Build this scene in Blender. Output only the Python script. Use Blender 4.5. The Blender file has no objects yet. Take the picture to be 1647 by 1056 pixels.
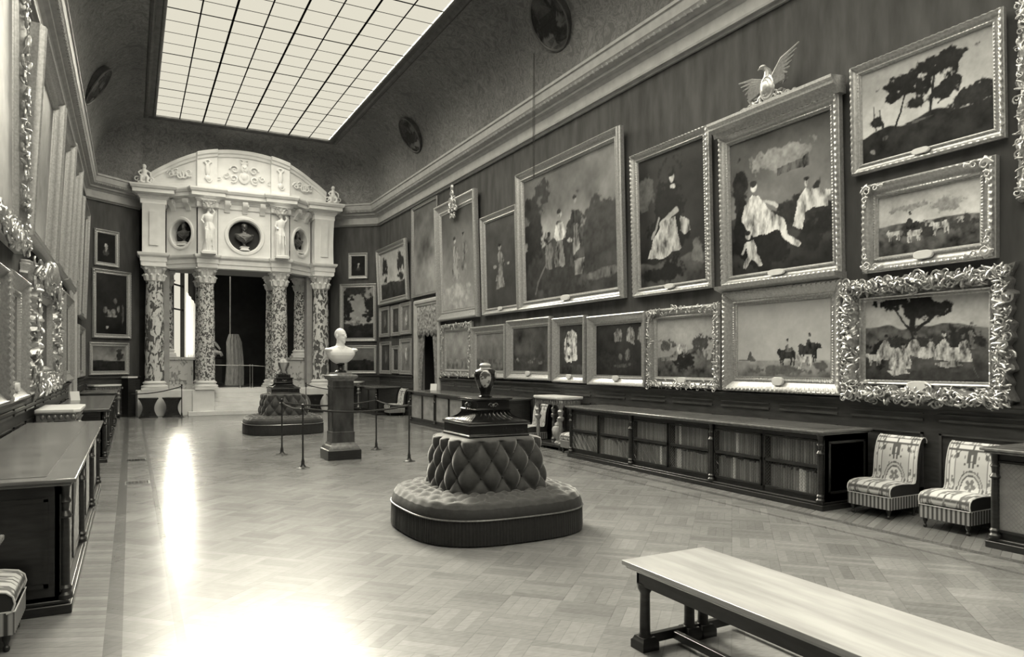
import bpy, math, random
import numpy as np
from mathutils import Matrix, Vector
PI = math.pi
rnd = random.Random(7)
C = bpy.context.scene.collection
scn = bpy.context.scene

# ------------------------------------------------------------------ camera
cam_data = bpy.data.cameras.new('camera')
cam_data.sensor_width = 36.0
cam_data.lens = 1155.0 / 1647.0 * 36.0
cam_data.shift_y = 55.0 / 1647.0
cam_data.clip_end = 200
cam = bpy.data.objects.new('camera', cam_data)
C.objects.link(cam)
cam.location = (0, 0, 1.85)
cam.rotation_euler = (PI / 2, 0, -math.atan(613 / 1155))
scn.camera = cam
# ------------------------------------------------------------------ colour management
scn.view_settings.view_transform = 'Standard'
scn.view_settings.look = 'None'
scn.view_settings.exposure = 0.0
scn.view_settings.gamma = 1.0
scn.view_settings.use_curve_mapping = False
# ------------------------------------------------------------------ sky and sun
wd = bpy.data.worlds.new('overcast_sky')
scn.world = wd
wd.use_nodes = True
bg = wd.node_tree.nodes['Background']
bg.inputs['Color'].default_value = (1.0, 0.950, 0.785, 1)
bg.inputs['Strength'].default_value = 0.82


def sun(name, direction, strength, angle):
    d = bpy.data.lights.new(name, 'SUN')
    d.energy = strength
    d.angle = angle
    d.color = (1.0, 0.950, 0.785)
    o = bpy.data.objects.new(name, d)
    C.objects.link(o)
    o.location = (3.6, 12, 20)
    o.rotation_euler = Vector(direction).to_track_quat('-Z', 'Y').to_euler()
    return o


sun('veiled_zenith_light', (0.0, 0.10, -1), 12.5, 2.3)      # bright overcast daylight from above
sun('added_low_sun', (-0.02, -0.90, -0.41), 21.0, 0.60)           # added low sun that whitens the near floor through the skylight
scn.cycles.max_bounces = 8
scn.cycles.diffuse_bounces = 5
scn.cycles.glossy_bounces = 3
scn.cycles.transparent_max_bounces = 8
scn.cycles.sample_clamp_indirect = 6.0
scn.cycles.use_denoising = True


# ------------------------------------------------------------------ materials
class X:
    """a tiny wrapper so that node maths reads like maths"""
    def __init__(s, nt, sock): s.nt, s.s = nt, sock
    def op(s, o, b=None, c=None):
        n = s.nt.nodes.new('ShaderNodeMath'); n.operation = o
        s.nt.links.new(s.s, n.inputs[0])
        for i, k in ((1, b), (2, c)):
            if k is None: continue
            if isinstance(k, X): s.nt.links.new(k.s, n.inputs[i])
            else: n.inputs[i].default_value = k
        return X(s.nt, n.outputs[0])
    def __add__(s, b): return s.op('ADD', b)
    def __sub__(s, b): return s.op('SUBTRACT', b)
    def __mul__(s, b): return s.op('MULTIPLY', b)
    def floor(s): return s.op('FLOOR')
    def frac(s): return s.op('FRACT')
    def lt(s, b): return s.op('LESS_THAN', b)
    def gt(s, b): return s.op('GREATER_THAN', b)
    def mod(s, b): return s.op('FLOORED_MODULO', b)
    def mix(s, a, b):  # s picks b over a
        ia = a if isinstance(a, X) else None
        if ia is not None:
            return a + (b - a) * s if isinstance(b, X) else a + (a * -1.0 + b) * s
        return s * ((b - a) if not isinstance(b, X) else (b - a)) + a


def newmat(name):
    m = bpy.data.materials.new(name); m.use_nodes = True
    nt = m.node_tree; nt.nodes.clear()
    out = nt.nodes.new('ShaderNodeOutputMaterial')
    p = nt.nodes.new('ShaderNodeBsdfPrincipled')
    nt.links.new(p.outputs[0], out.inputs[0])
    return m, nt, p, out


def tex(nt, kind, scale, detail=3.0, co='Object', stretch=None, **kw):
    tc = nt.nodes.new('ShaderNodeTexCoord')
    n = nt.nodes.new('ShaderNodeTex' + kind)
    if 'Scale' in n.inputs: n.inputs['Scale'].default_value = scale
    if 'Detail' in n.inputs: n.inputs['Detail'].default_value = detail
    for k, v in kw.items(): n.inputs[k].default_value = v
    if stretch:
        mp = nt.nodes.new('ShaderNodeMapping'); mp.inputs['Scale'].default_value = stretch
        nt.links.new(tc.outputs[co], mp.inputs[0]); nt.links.new(mp.outputs[0], n.inputs['Vector'])
    else:
        nt.links.new(tc.outputs[co], n.inputs['Vector'])
    return n


def ramp(nt, sock, stops):
    r = nt.nodes.new('ShaderNodeValToRGB')
    while len(r.color_ramp.elements) < len(stops): r.color_ramp.elements.new(0.5)
    for e, (p, g) in zip(r.color_ramp.elements, stops):
        e.position = p; e.color = (g, g, g, 1) if not isinstance(g, tuple) else (*g, 1)
    nt.links.new(sock, r.inputs[0])
    return r.outputs[0]


def bump(nt, p, sock, strength, dist=0.01):
    b = nt.nodes.new('ShaderNodeBump'); b.inputs['Strength'].default_value = strength
    b.inputs['Distance'].default_value = dist
    nt.links.new(sock, b.inputs['Height']); nt.links.new(b.outputs[0], p.inputs['Normal'])


def mat(name, g, rough=0.6, var=0.15, scale=8.0, metal=0.0, bmp=0.0, stretch=None, spec=0.5, detail=4.0):
    m, nt, p, out = newmat(name)
    n = tex(nt, 'Noise', scale, detail, stretch=stretch)
    c = ramp(nt, n.outputs[0], [(0.3, g * (1 - var)), (0.7, g * (1 + var))])
    nt.links.new(c, p.inputs['Base Color'])
    p.inputs['Roughness'].default_value = rough
    p.inputs['Metallic'].default_value = metal
    p.inputs['Specular IOR Level'].default_value = spec
    if bmp: bump(nt, p, n.outputs[0], bmp)
    return m


M = {}
M['fabric_wall'] = mat('dark_wall_cloth', 0.072, 0.85, 0.28, 1.6, bmp=0.05, stretch=(3, 3, 0.7), spec=0.2)
M['cove'] = None
M['cornice'] = mat('painted_cornice', 0.36, 0.6, 0.12, 5)
M['wood'] = mat('dark_polished_oak', 0.022, 0.32, 0.4, 6, stretch=(1, 1, 6))
M['wood_top'] = mat('polished_oak_tabletop', 0.17, 0.18, 0.3, 3, stretch=(6, 1, 6))
M['ebony'] = mat('ebonised_wood', 0.012, 0.22, 0.3, 9)
M['wains'] = mat('wainscot_oak', 0.05, 0.4, 0.35, 4, stretch=(1, 1, 5))
M['gilt'] = mat('gilded_wood', 0.50, 0.36, 0.2, 30, metal=0.62, bmp=0.08)
M['gilt_dull'] = mat('dull_gilding', 0.32, 0.38, 0.2, 30, metal=0.6, bmp=0.08)
M['gilt_bright'] = mat('bright_gilding', 0.56, 0.34, 0.2, 30, metal=0.85, bmp=0.08)
M['brass'] = mat('aged_brass', 0.30, 0.3, 0.2, 20, metal=0.7)
M['iron'] = mat('dark_bronze_rail', 0.05, 0.35, 0.3, 20, metal=0.5)
M['rope'] = mat('dark_rope', 0.02, 0.8, 0.3, 60)
M['stone'] = mat('white_carved_stone', 0.74, 0.55, 0.07, 3, bmp=0.05)
M['marble_white'] = mat('white_statuary_marble', 0.82, 0.4, 0.03, 3)
M['plate'] = mat('cream_label', 0.72, 0.5, 0.05, 10)
M['velvet'] = None
M['leather_dark'] = mat('dark_leather', 0.045, 0.4, 0.4, 20)
M['book_a'] = mat('brown_leather_spine', 0.19, 0.5, 0.7, 22, stretch=(1, 1, 3))
M['book_b'] = mat('tan_leather_spine', 0.30, 0.5, 0.6, 26, stretch=(1, 1, 3))
M['book_c'] = mat('vellum_spine', 0.75, 0.5, 0.3, 12)
M['lining'] = mat('pale_lining_and_reflection', 0.36, 0.45, 0.3, 2.5, stretch=(1, 1, 2))  # cloth lining, and also the painted floor reflection of glazed doors
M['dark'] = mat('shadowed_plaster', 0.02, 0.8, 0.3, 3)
M['curtain'] = mat('figured_curtain', 0.22, 0.8, 0.5, 14)
M['curtain_pale'] = mat('pale_curtain', 0.55, 0.8, 0.15, 6, stretch=(6, 6, 1))
M['bronze_bust'] = mat('dark_bronze', 0.10, 0.35, 0.4, 8, metal=0.3)
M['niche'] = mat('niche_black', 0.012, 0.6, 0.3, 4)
M['trim_white'] = mat('cream_door_paint', 0.42, 0.5, 0.1, 5)
M['muntin'] = mat('skylight_iron', 0.012, 0.9, 0.1, 5, spec=0.0)
M['statue_grey'] = mat('grey_plaster', 0.42, 0.7, 0.3, 5, stretch=(5, 5, 1))


def cove_mat():
    m, nt, p, out = newmat('stencilled_cove')
    n1 = tex(nt, 'Noise', 3.2, 6.0, Distortion=2.2)
    n2 = tex(nt, 'Noise', 0.35, 2.0)
    a = ramp(nt, n1.outputs[0], [(0.40, 0.13), (0.49, 0.22), (0.53, 0.13), (0.62, 0.22)])
    b = ramp(nt, n2.outputs[0], [(0.3, 0.75), (0.7, 1.25)])
    mx = nt.nodes.new('ShaderNodeMix'); mx.data_type = 'RGBA'; mx.blend_type = 'MULTIPLY'; mx.inputs[0].default_value = 1
    nt.links.new(a, mx.inputs[6]); nt.links.new(b, mx.inputs[7])
    nt.links.new(mx.outputs[2], p.inputs['Base Color'])
    p.inputs['Roughness'].default_value = 0.8
    return m


M['cove'] = cove_mat()


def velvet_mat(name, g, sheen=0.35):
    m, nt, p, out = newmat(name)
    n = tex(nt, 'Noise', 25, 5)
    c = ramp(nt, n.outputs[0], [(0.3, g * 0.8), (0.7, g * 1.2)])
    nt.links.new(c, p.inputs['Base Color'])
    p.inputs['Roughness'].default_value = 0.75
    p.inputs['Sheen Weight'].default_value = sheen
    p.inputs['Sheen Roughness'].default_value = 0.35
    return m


M['velvet'] = velvet_mat('buttoned_velvet', 0.05, 1.0)
M['velvet_skirt'] = velvet_mat('velvet_skirt', 0.022)
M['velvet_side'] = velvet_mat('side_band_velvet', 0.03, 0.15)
M['velvet_dark'] = velvet_mat('dark_side_velvet', 0.03)


def paint_mat(name='painted_surface', rough=0.6, spec=0.12):
    m, nt, p, out = newmat(name)
    a = nt.nodes.new('ShaderNodeAttribute'); a.attribute_name = 'paint'
    nt.links.new(a.outputs['Color'], p.inputs['Base Color'])
    p.inputs['Roughness'].default_value = rough
    p.inputs['Specular IOR Level'].default_value = spec
    return m


M['paint'] = paint_mat('oil_paint')
M['tapestry'] = paint_mat('tapestry_wool', 0.9, 0.1)
M['porcelain'] = paint_mat('painted_porcelain', 0.12, 0.6)


def breccia(name, thr, sc, st, lo=0.07, hi=0.66):
    m, nt, p, out = newmat(name)
    n = tex(nt, 'Noise', sc, 5.0, stretch=st, Distortion=1.2)
    c = ramp(nt, n.outputs[0], [(thr - 0.05, hi), (thr, hi * 0.7), (thr + 0.02, lo), (thr + 0.12, lo * 1.8)])
    nt.links.new(c, p.inputs['Base Color'])
    p.inputs['Roughness'].default_value = 0.22
    return m


M['breccia'] = breccia('spotted_marble', 0.52, 11, (1, 1, 0.8))
M['breccia_big'] = breccia('veined_marble', 0.51, 6.5, (1, 1, 0.55))
M['breccia_soft'] = breccia('cloudy_marble', 0.60, 4, (1, 1, 0.7), 0.22, 0.55)


def glass_mat():
    m, nt, p, out = newmat('clear_skylight_glass')
    nt.nodes.remove(p)
    t = nt.nodes.new('ShaderNodeBsdfTransparent'); t.inputs[0].default_value = (0.97, 0.97, 0.97, 1)
    g = nt.nodes.new('ShaderNodeBsdfGlossy'); g.inputs['Roughness'].default_value = 0.05
    mx = nt.nodes.new('ShaderNodeMixShader'); mx.inputs[0].default_value = 0.004
    nt.links.new(t.outputs[0], mx.inputs[1]); nt.links.new(g.outputs[0], mx.inputs[2])
    nt.links.new(mx.outputs[0], out.inputs[0])
    return m


M['glass'] = glass_mat()


def floor_mat():
    m, nt, p, out = newmat('waxed_oak_parquet')
    tc = nt.nodes.new('ShaderNodeTexCoord')
    sp = nt.nodes.new('ShaderNodeSeparateXYZ'); nt.links.new(tc.outputs['Object'], sp.inputs[0])
    x, y = X(nt, sp.outputs[0]), X(nt, sp.outputs[1])

    def hash2(a, b):
        cb = nt.nodes.new('ShaderNodeCombineXYZ')
        nt.links.new(a.s, cb.inputs[0]); nt.links.new(b.s, cb.inputs[1])
        w = nt.nodes.new('ShaderNodeTexWhiteNoise'); w.noise_dimensions = '2D'
        nt.links.new(cb.outputs[0], w.inputs[0])
        return X(nt, w.outputs[0])
    # diagonal basket parquet over the middle of the room
    r = 0.70711
    a = (x + y) * r; b = (y - x) * r
    cell = 0.42; pw = cell / 5
    ca, cb_ = (a * (1 / cell)).floor(), (b * (1 / cell)).floor()
    alt = (ca + cb_).mod(2.0)
    pa, pb = (a * (1 / pw)), (b * (1 / pw))
    along = alt.mix(pa, pb)
    idx = along.floor()
    other = alt.mix(cb_, ca)
    h1 = hash2(idx + alt * 71.3, other + alt * 13.7)
    hc = hash2(ca + alt * 3.1, cb_)
    seam = along.frac().lt(0.07)
    edge = (a * (1 / cell)).frac().lt(0.02).op('MAXIMUM', (b * (1 / cell)).frac().lt(0.02))
    mid = h1 * 0.24 + hc * 0.20 + 0.78
    mid = mid - seam.op('MAXIMUM', edge) * 0.16
    # slanting boards beside both walls
    def slant(sgn):
        q = (y + x * (0.45 * sgn)) * (1 / 0.095)
        h = hash2(q.floor(), x * 0 + sgn)
        return h * 0.36 + 0.74 - q.frac().lt(0.08) * 0.25
    left = x.lt(-0.16)
    right = x.gt(7.35)
    val = left.mix(mid, slant(1.0))
    val = right.mix(val, slant(-1.0))
    for c0, c1, k in ((-0.16, -0.05, 0.55), (0.27, 0.33, 0.68), (7.24, 7.35, 0.55), (6.86, 6.92, 0.68)):
        band = x.gt(c0) * x.lt(c1)
        val = band.mix(val, val * k)
    nz = tex(nt, 'Noise', 0.8, 5.0)
    nz2 = tex(nt, 'Noise', 14, 4.0, stretch=(1, 3, 1))
    val = val * (X(nt, nz.outputs[0]) * 0.7 + 0.65) * (X(nt, nz2.outputs[0]) * 0.5 + 0.75) * 0.235
    cc = nt.nodes.new('ShaderNodeCombineColor')
    for i in range(3): nt.links.new(val.s, cc.inputs[i])
    nt.links.new(cc.outputs[0], p.inputs['Base Color'])
    rr = X(nt, nz2.outputs[0]) * 0.10 + 0.17
    nt.links.new(rr.s, p.inputs['Roughness'])
    p.inputs['Specular IOR Level'].default_value = 0.55
    bump(nt, p, nz.outputs[0], 0.03, 0.02)
    return m


M['floor'] = floor_mat()


def sheer_mat():
    m, nt, p, out = newmat('sheer_white_cloth'); nt.nodes.remove(p)
    a = nt.nodes.new('ShaderNodeBsdfDiffuse'); a.inputs[0].default_value = (.7, .7, .7, 1)
    b = nt.nodes.new('ShaderNodeBsdfTranslucent'); b.inputs[0].default_value = (.9, .9, .9, 1)
    mx = nt.nodes.new('ShaderNodeMixShader'); mx.inputs[0].default_value = 0.75
    nt.links.new(a.outputs[0], mx.inputs[1]); nt.links.new(b.outputs[0], mx.inputs[2]); nt.links.new(mx.outputs[0], out.inputs[0])
    return m


sheer = sheer_mat()


# ------------------------------------------------------------------ mesh building
class MB:
    def __init__(s): s.v = []; s.f = []; s.col = []; s.n = 0
    def add(s, vs, fs, g=None):
        vs = np.asarray(vs, dtype=float).reshape(-1, 3)
        o = s.n
        s.v.append(vs); s.n += len(vs)
        s.f += [[i + o for i in f] for f in fs]
        s.col.append(np.full(len(vs), 0.5) if g is None else (np.full(len(vs), float(g)) if np.isscalar(g) else np.asarray(g, dtype=float).reshape(-1)))
        return s
    def box(s, x0, x1, y0, y1, z0, z1, g=None):
        v = [(x0, y0, z0), (x1, y0, z0), (x1, y1, z0), (x0, y1, z0), (x0, y0, z1), (x1, y0, z1), (x1, y1, z1), (x0, y1, z1)]
        return s.add(v, [(0, 3, 2, 1), (4, 5, 6, 7), (0, 1, 5, 4), (1, 2, 6, 5), (2, 3, 7, 6), (3, 0, 4, 7)], g)
    def cbox(s, cx, cy, z0, w, d, h, g=None): return s.box(cx - w / 2, cx + w / 2, cy - d / 2, cy + d / 2, z0, z0 + h, g)
    def grid(s, P, cu=False, cv=False, g=None, flip=False):
        P = np.asarray(P, dtype=float); n, m = P.shape[:2]
        fs = []
        for i in range(n if cu else n - 1):
            i2 = (i + 1) % n
            for j in range(m if cv else m - 1):
                j2 = (j + 1) % m
                q = (i * m + j, i2 * m + j, i2 * m + j2, i * m + j2)
                fs.append(q[::-1] if flip else q)
        return s.add(P.reshape(-1, 3), fs, g)
    def lathe(s, prof, cx=0, cy=0, z=0, seg=20, mod=None, g=None):
        P = np.zeros((seg, len(prof), 3))
        for i in range(seg):
            a = 2 * PI * i / seg
            for j, (r, h) in enumerate(prof):
                rr = r * (mod(a, h) if mod else 1)
                P[i, j] = (cx + rr * math.cos(a), cy + rr * math.sin(a), z + h)
        s.grid(P, cu=True, g=None if g is None else np.tile(g, (seg, 1)) if not callable(g) else np.array([[g(2 * PI * i / seg, h) for (_, h) in prof] for i in range(seg)]))
        o = s.n - seg * len(prof); m = len(prof)
        if prof[0][0] > 1e-4: s.f.append([o + i * m for i in range(seg)][::-1])
        if prof[-1][0] > 1e-4: s.f.append([o + i * m + m - 1 for i in range(seg)])
        return s
    def sq(s, prof, cx=0, cy=0, z=0, ang=0):
        """square section turned profile: half widths"""
        P = np.zeros((4, len(prof), 3))
        for i, (a, b) in enumerate(((-1, -1), (1, -1), (1, 1), (-1, 1))):
            for j, (r, h) in enumerate(prof):
                X_, Y_ = a * r, b * r
                P[i, j] = (cx + X_ * math.cos(ang) - Y_ * math.sin(ang), cy + X_ * math.sin(ang) + Y_ * math.cos(ang), z + h)
        s.grid(P, cu=True); o = s.n - 4 * len(prof); m = len(prof)
        s.f.append([o + i * m for i in range(4)][::-1]); s.f.append([o + i * m + m - 1 for i in range(4)])
        return s
    def tube(s, pts, r, seg=8, g=None):
        pts = [Vector(p) for p in pts]; n = len(pts)
        if np.isscalar(r): r = [r] * n
        P = np.zeros((n, seg, 3)); up = None
        for i in range(n):
            t = (pts[min(i + 1, n - 1)] - pts[max(i - 1, 0)]).normalized()
            if up is None: up = t.orthogonal().normalized()
            up = (up - t * up.dot(t))
            up = up.normalized() if up.length > 1e-6 else t.orthogonal().normalized()
            sd = t.cross(up)
            for j in range(seg):
                a = 2 * PI * j / seg
                P[i, j] = pts[i] + (up * math.cos(a) + sd * math.sin(a)) * r[i]
        s.grid(P, cv=True, g=g, flip=True); o = s.n - n * seg
        s.f.append([o + j for j in range(seg)]); s.f.append([o + (n - 1) * seg + j for j in range(seg)][::-1])
        return s
    def ell(s, c, r, seg=12, rings=8, rot=None, g=None):
        if np.isscalar(r): r = (r, r, r)
        P = np.zeros((seg, rings + 1, 3))
        for i in range(seg):
            for j in range(rings + 1):
                a = 2 * PI * i / seg; b = -PI / 2 + PI * j / rings
                q = Vector((r[0] * math.cos(a) * math.cos(b), r[1] * math.sin(a) * math.cos(b), r[2] * math.sin(b)))
                if rot is not None: q = rot @ q
                P[i, j] = (c[0] + q[0], c[1] + q[1], c[2] + q[2])
        return s.grid(P, cu=True, g=g)
    def prism(s, poly, z0, z1, g=None):
        n = len(poly)
        v = [(x, y, z0) for x, y in poly] + [(x, y, z1) for x, y in poly]
        f = [[i, (i + 1) % n, n + (i + 1) % n, n + i] for i in range(n)]
        f.append(list(range(n))[::-1]); f.append([n + i for i in range(n)])
        return s.add(v, f, g)
    def xprism(s, poly, x0, x1, g=None):
        """poly in (y,z), extruded along x"""
        n = len(poly)
        v = [(x0, a, b) for a, b in poly] + [(x1, a, b) for a, b in poly]
        f = [[i, (i + 1) % n, n + (i + 1) % n, n + i] for i in range(n)]
        f.append(list(range(n))[::-1]); f.append([n + i for i in range(n)])
        return s.add(v, f, g)
    def loft(s, loops, g=None):
        P = np.asarray(loops, dtype=float); s.grid(P, cv=True, g=g, flip=True)
        n, m = P.shape[:2]; o = s.n - n * m
        s.f.append([o + j for j in range(m)]); s.f.append([o + (n - 1) * m + j for j in range(m)][::-1])
        return s
    def scroll(s, c, r, turns=1.4, th=0.02, sx=1, sz=1, ax='xz', start=0, n=22, y=0):
        pts, rr = [], []
        for i in range(n):
            t = i / (n - 1); a = start + t * turns * 2 * PI; q = r * (1 - 0.8 * t)
            u, w = sx * q * math.cos(a), sz * q * math.sin(a)
            pts.append((c[0] + u, c[1] + y - 0.3 * th * t, c[2] + w) if ax == 'xz' else (c[0] + y, c[1] + u, c[2] + w))
            rr.append(th * (1 - 0.45 * t))
        return s.tube(pts, rr, 6)
    def move(s, k):
        """apply matrix to everything so far"""
        for i, v in enumerate(s.v):
            s.v[i] = (np.c_[v, np.ones(len(v))] @ np.array(k).T)[:, :3]
        return s
    def build(s, name, m, parent=None, loc=(0, 0, 0), rotz=0.0, paint=False, bev=0.0, sharp=35, smooth=True):
        me = bpy.data.meshes.new(name)
        V = np.concatenate(s.v)
        me.from_pydata(V.tolist(), [], s.f)
        me.update()
        if paint:
            g = np.clip(np.concatenate(s.col), 0, 1)
            at = me.color_attributes.new('paint', 'FLOAT_COLOR', 'POINT')
            buf = np.ones((len(V), 4), dtype=np.float32)
            buf[:, 0] = g; buf[:, 1] = g; buf[:, 2] = g
            at.data.foreach_set('color', buf.ravel())
        if smooth:
            me.shade_smooth(); me.set_sharp_from_angle(angle=math.radians(sharp))
        me.materials.append(m)
        o = bpy.data.objects.new(name, me); C.objects.link(o)
        o.location = loc; o.rotation_euler = (0, 0, rotz)
        if parent is not None: o.parent = parent
        if bev:
            b = o.modifiers.new('bevel', 'BEVEL'); b.width = bev; b.segments = 2; b.limit_method = 'ANGLE'
        return o


def remesh(o, vox, it=2):
    r = o.modifiers.new('remesh', 'REMESH'); r.mode = 'VOXEL'; r.voxel_size = vox; r.use_smooth_shade = True
    sm = o.modifiers.new('smooth', 'SMOOTH'); sm.factor = 0.5; sm.iterations = it
    return o


def tag(o, label=None, cat=None, group=None, kind=None):
    if label: o['label'] = label
    if cat: o['category'] = cat
    if group: o['group'] = group
    if kind: o['kind'] = kind
    return o


def struct(o):
    o['kind'] = 'structure'; return o


def thing(name, label, cat, loc=(0, 0, 0), rotz=0.0, group=None, lean=0.0):
    o = bpy.data.objects.new(name, None); C.objects.link(o)
    o.empty_display_size = 0.2
    o.location = loc; o.rotation_euler = (lean, 0, rotz)
    return tag(o, label, cat, group)


def copy_tree(o, loc, rotz=None, label=None, group=None):
    def rec(src, par):
        c = src.copy(); C.objects.link(c)
        if par is not None: c.parent = par
        for ch in [k for k in src.children]: rec(ch, c)
        return c
    c = rec(o, None)
    c.location = loc
    if rotz is not None: c.rotation_euler = (0, 0, rotz)
    if label: c['label'] = label
    if group: c['group'] = group
    return c


# ------------------------------------------------------------------ noise and painted pictures
def fbm(h, w, seed, base=4, octv=5, asp=1.0, gain=0.55):
    r = np.random.RandomState(seed); out = np.zeros((h, w)); amp, tot = 1.0, 0.0
    for o in range(octv):
        n = base * 2 ** o; nx, ny = int(n * asp) + 3, n + 3
        g = r.rand(ny, nx)
        yy = np.linspace(0, ny - 2.01, h); xx = np.linspace(0, nx - 2.01, w)
        y0 = yy.astype(int); x0 = xx.astype(int); fy = (yy - y0)[:, None]; fx = (xx - x0)[None, :]
        fy = fy * fy * (3 - 2 * fy); fx = fx * fx * (3 - 2 * fx)
        a = g[y0][:, x0]; b = g[y0][:, x0 + 1]; c = g[y0 + 1][:, x0]; d = g[y0 + 1][:, x0 + 1]
        out += amp * ((a * (1 - fx) + b * fx) * (1 - fy) + (c * (1 - fx) + d * fx) * fy)
        tot += amp; amp *= gain
    return out / tot


def picture(w, h, spec, seed, cell):
    nx, ny = max(8, int(w / cell)), max(8, int(h / cell))
    asp = w / h
    x, y = np.meshgrid(np.linspace(0, 1, nx), np.linspace(0, 1, ny))
    w1 = fbm(ny, nx, seed + 21, 5, 5, asp); w2_ = fbm(ny, nx, seed + 22, 5, 5, asp)
    n1 = fbm(ny, nx, seed, 3, 5, asp); n2 = fbm(ny, nx, seed + 1, 8, 4, asp); n3 = fbm(ny, nx, seed + 2, 20, 3, asp, 0.7)
    grain = spec.get('grain', .3)
    t, b = spec.get('sky', (0.1, 0.1))
    hz = spec.get('hz', 0.0)
    q = np.clip((y - hz) / max(1e-3, 1 - hz), 0, 1)
    img = b + (t - b) * q
    img = img * (1 + spec.get('cloud', 0.5) * (n1 - 0.5) * 2.4)
    if hz > 0:
        gt, gb = spec.get('ground', (0.06, 0.03))
        line = hz + spec.get('hill', 0.05) * (fbm(1, nx, seed + 9, 2, 3)[0][None, :] - 0.5) * 2
        gg = gb + (gt - gb) * np.clip(y / max(hz, .01), 0, 1)
        gg = gg * (1 + spec.get('gn', 0.9) * (n2 - 0.5) * 2.4)
        k = np.clip((line - y) / 0.012 + 0.5, 0, 1)
        img = img * (1 - k) + gg * k
    for (cx, cy, rx, ry, v) in spec.get('mass', []):          # soft-edged leafy or draped masses
        d = np.sqrt(((x - cx) / rx) ** 2 + ((y - cy) / ry) ** 2) + (n2 - 0.5) * 1.5 + (n3 - 0.5) * 0.7
        k = np.clip((1 - d) / 0.18, 0, 1)
        img = img * (1 - k) + v * (1 + (n3 - 0.5) * 0.8) * k
    X0, Y0_ = x, y
    x = x + (w1 - .5) * .07 / max(asp, .6); y = y + (w2_ - .5) * .07
    fold = fbm(ny, nx * 1, seed + 33, 9, 4, asp * 2.5, .7)
    for (x0, y0, x1, y1, wd_, v) in spec.get('stroke', []):   # trunks, limbs, poles
        dx, dy = x1 - x0, (y1 - y0); L2 = (dx * asp) ** 2 + dy ** 2
        tt = np.clip(((x - x0) * dx * asp * asp + (y - y0) * dy) / L2, 0, 1)
        d = np.sqrt(((x - x0 - tt * dx) * asp) ** 2 + (y - y0 - tt * dy) ** 2) / wd_ + (n2 - 0.5) * 0.9
        k = np.clip((1 - d) / 0.3, 0, 1)
        img = img * (1 - k) + v * (1 + (n3 - 0.5) * 0.5) * k
    for (pts, v) in spec.get('poly', []):                     # robes, bodies, beasts as closed outlines
        ins = np.zeros(x.shape, bool)
        for (xa, ya), (xb, yb) in zip(pts, pts[1:] + pts[:1]):
            if ya == yb: continue
            ins ^= ((ya > y) != (yb > y)) & (x + (n2 - .5) * .03 < (xb - xa) * (y - ya) / (yb - ya) + xa)
        img = np.where(ins, v * np.clip(1.0 + (fold - 0.5) * 3.4, .15, 1.6), img)
    for (cx, cy, rx, ry, v) in spec.get('lit', []):           # small clear shapes: figures, beasts, stones
        d = np.sqrt(((x - cx) / rx) ** 2 + ((y - cy) / ry) ** 2) + (n2 - 0.5) * 1.0
        k = np.clip((1 - d) / 0.22, 0, 1)
        img = img * (1 - k) + v * np.clip(1.05 + (fold - 0.5) * 3.2, .12, 1.5) * k
    img = img * (1 + (n3 - .5) * grain)
    return np.clip(img, 0.004, 0.9)


def robe(cx, cy, h, v, asp=1.0, lean=0.0, wide=1.0, flip=1):
    """closed outline of a standing robed figure"""
    w = h / asp
    o = [(-.20, 0), (-.17, .25), (-.10, .45), (-.07, .58), (-.13, .68), (-.12, .78), (-.05, .83), (.05, .83), (.12, .77), (.20, .62), (.24, .52), (.18, .50), (.10, .60), (.08, .50), (.14, .3), (.22, .02)]
    return ([(cx + (a * wide * flip + lean * b) * w, cy + b * h) for a, b in o], v)


def seated(cx, cy, h, v, asp=1.0, flip=1):
    w = h / asp
    o = [(-.35, 0), (-.38, .25), (-.28, .55), (-.16, .72), (-.02, .74), (.10, .60), (.14, .42), (.42, .40), (.52, .30), (.48, .05), (.30, .0)]
    return ([(cx + a * flip * w, cy + b * h) for a, b in o], v)


def beast(cx, cy, h, v, asp=1.0, flip=1):
    w = h / asp
    o = [(-.62, .62), (-.58, .84), (-.44, .92), (-.34, .80), (0, .78), (.40, .80), (.52, .66), (.50, .3), (.48, 0), (.40, 0), (.38, .34), (.30, .38), (.28, .02), (.21, .0), (.18, .38), (-.16, .36), (-.20, 0), (-.28, 0), (-.28, .34), (-.33, .02), (-.40, .0), (-.42, .56), (-.52, .58)]
    return ([(cx + a * flip * w, cy + b * h) for a, b in o], v)


def head(cx, cy, s, v, asp=1.0, hair=.03):
    return [(cx, cy, s / asp, s * 1.25, v), (cx - s * .25 / asp, cy + s * .9, s * 1.15 / asp, s * .75, hair)]


def fig(cx, cy, h, v, asp=1.0, head=None, dark=0.03):
    """a generic standing figure as painted blobs: clothes, bodice, arms, head"""
    hd = v * 1.15 if head is None else head
    w = h / asp
    return [(cx, cy + h * .27, w * .17, h * .30, v * .75), (cx + w * .03, cy + h * .22, w * .05, h * .22, v * .4), (cx, cy + h * .64, w * .11, h * .17, v),
            (cx - w * .14, cy + h * .55, w * .035, h * .15, hd * .9), (cx + w * .13, cy + h * .57, w * .035, h * .14, hd * .9),
            (cx, cy + h * .91, w * .055, h * .075, hd), (cx, cy + h * .965, w * .06, h * .04, dark)]


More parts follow.
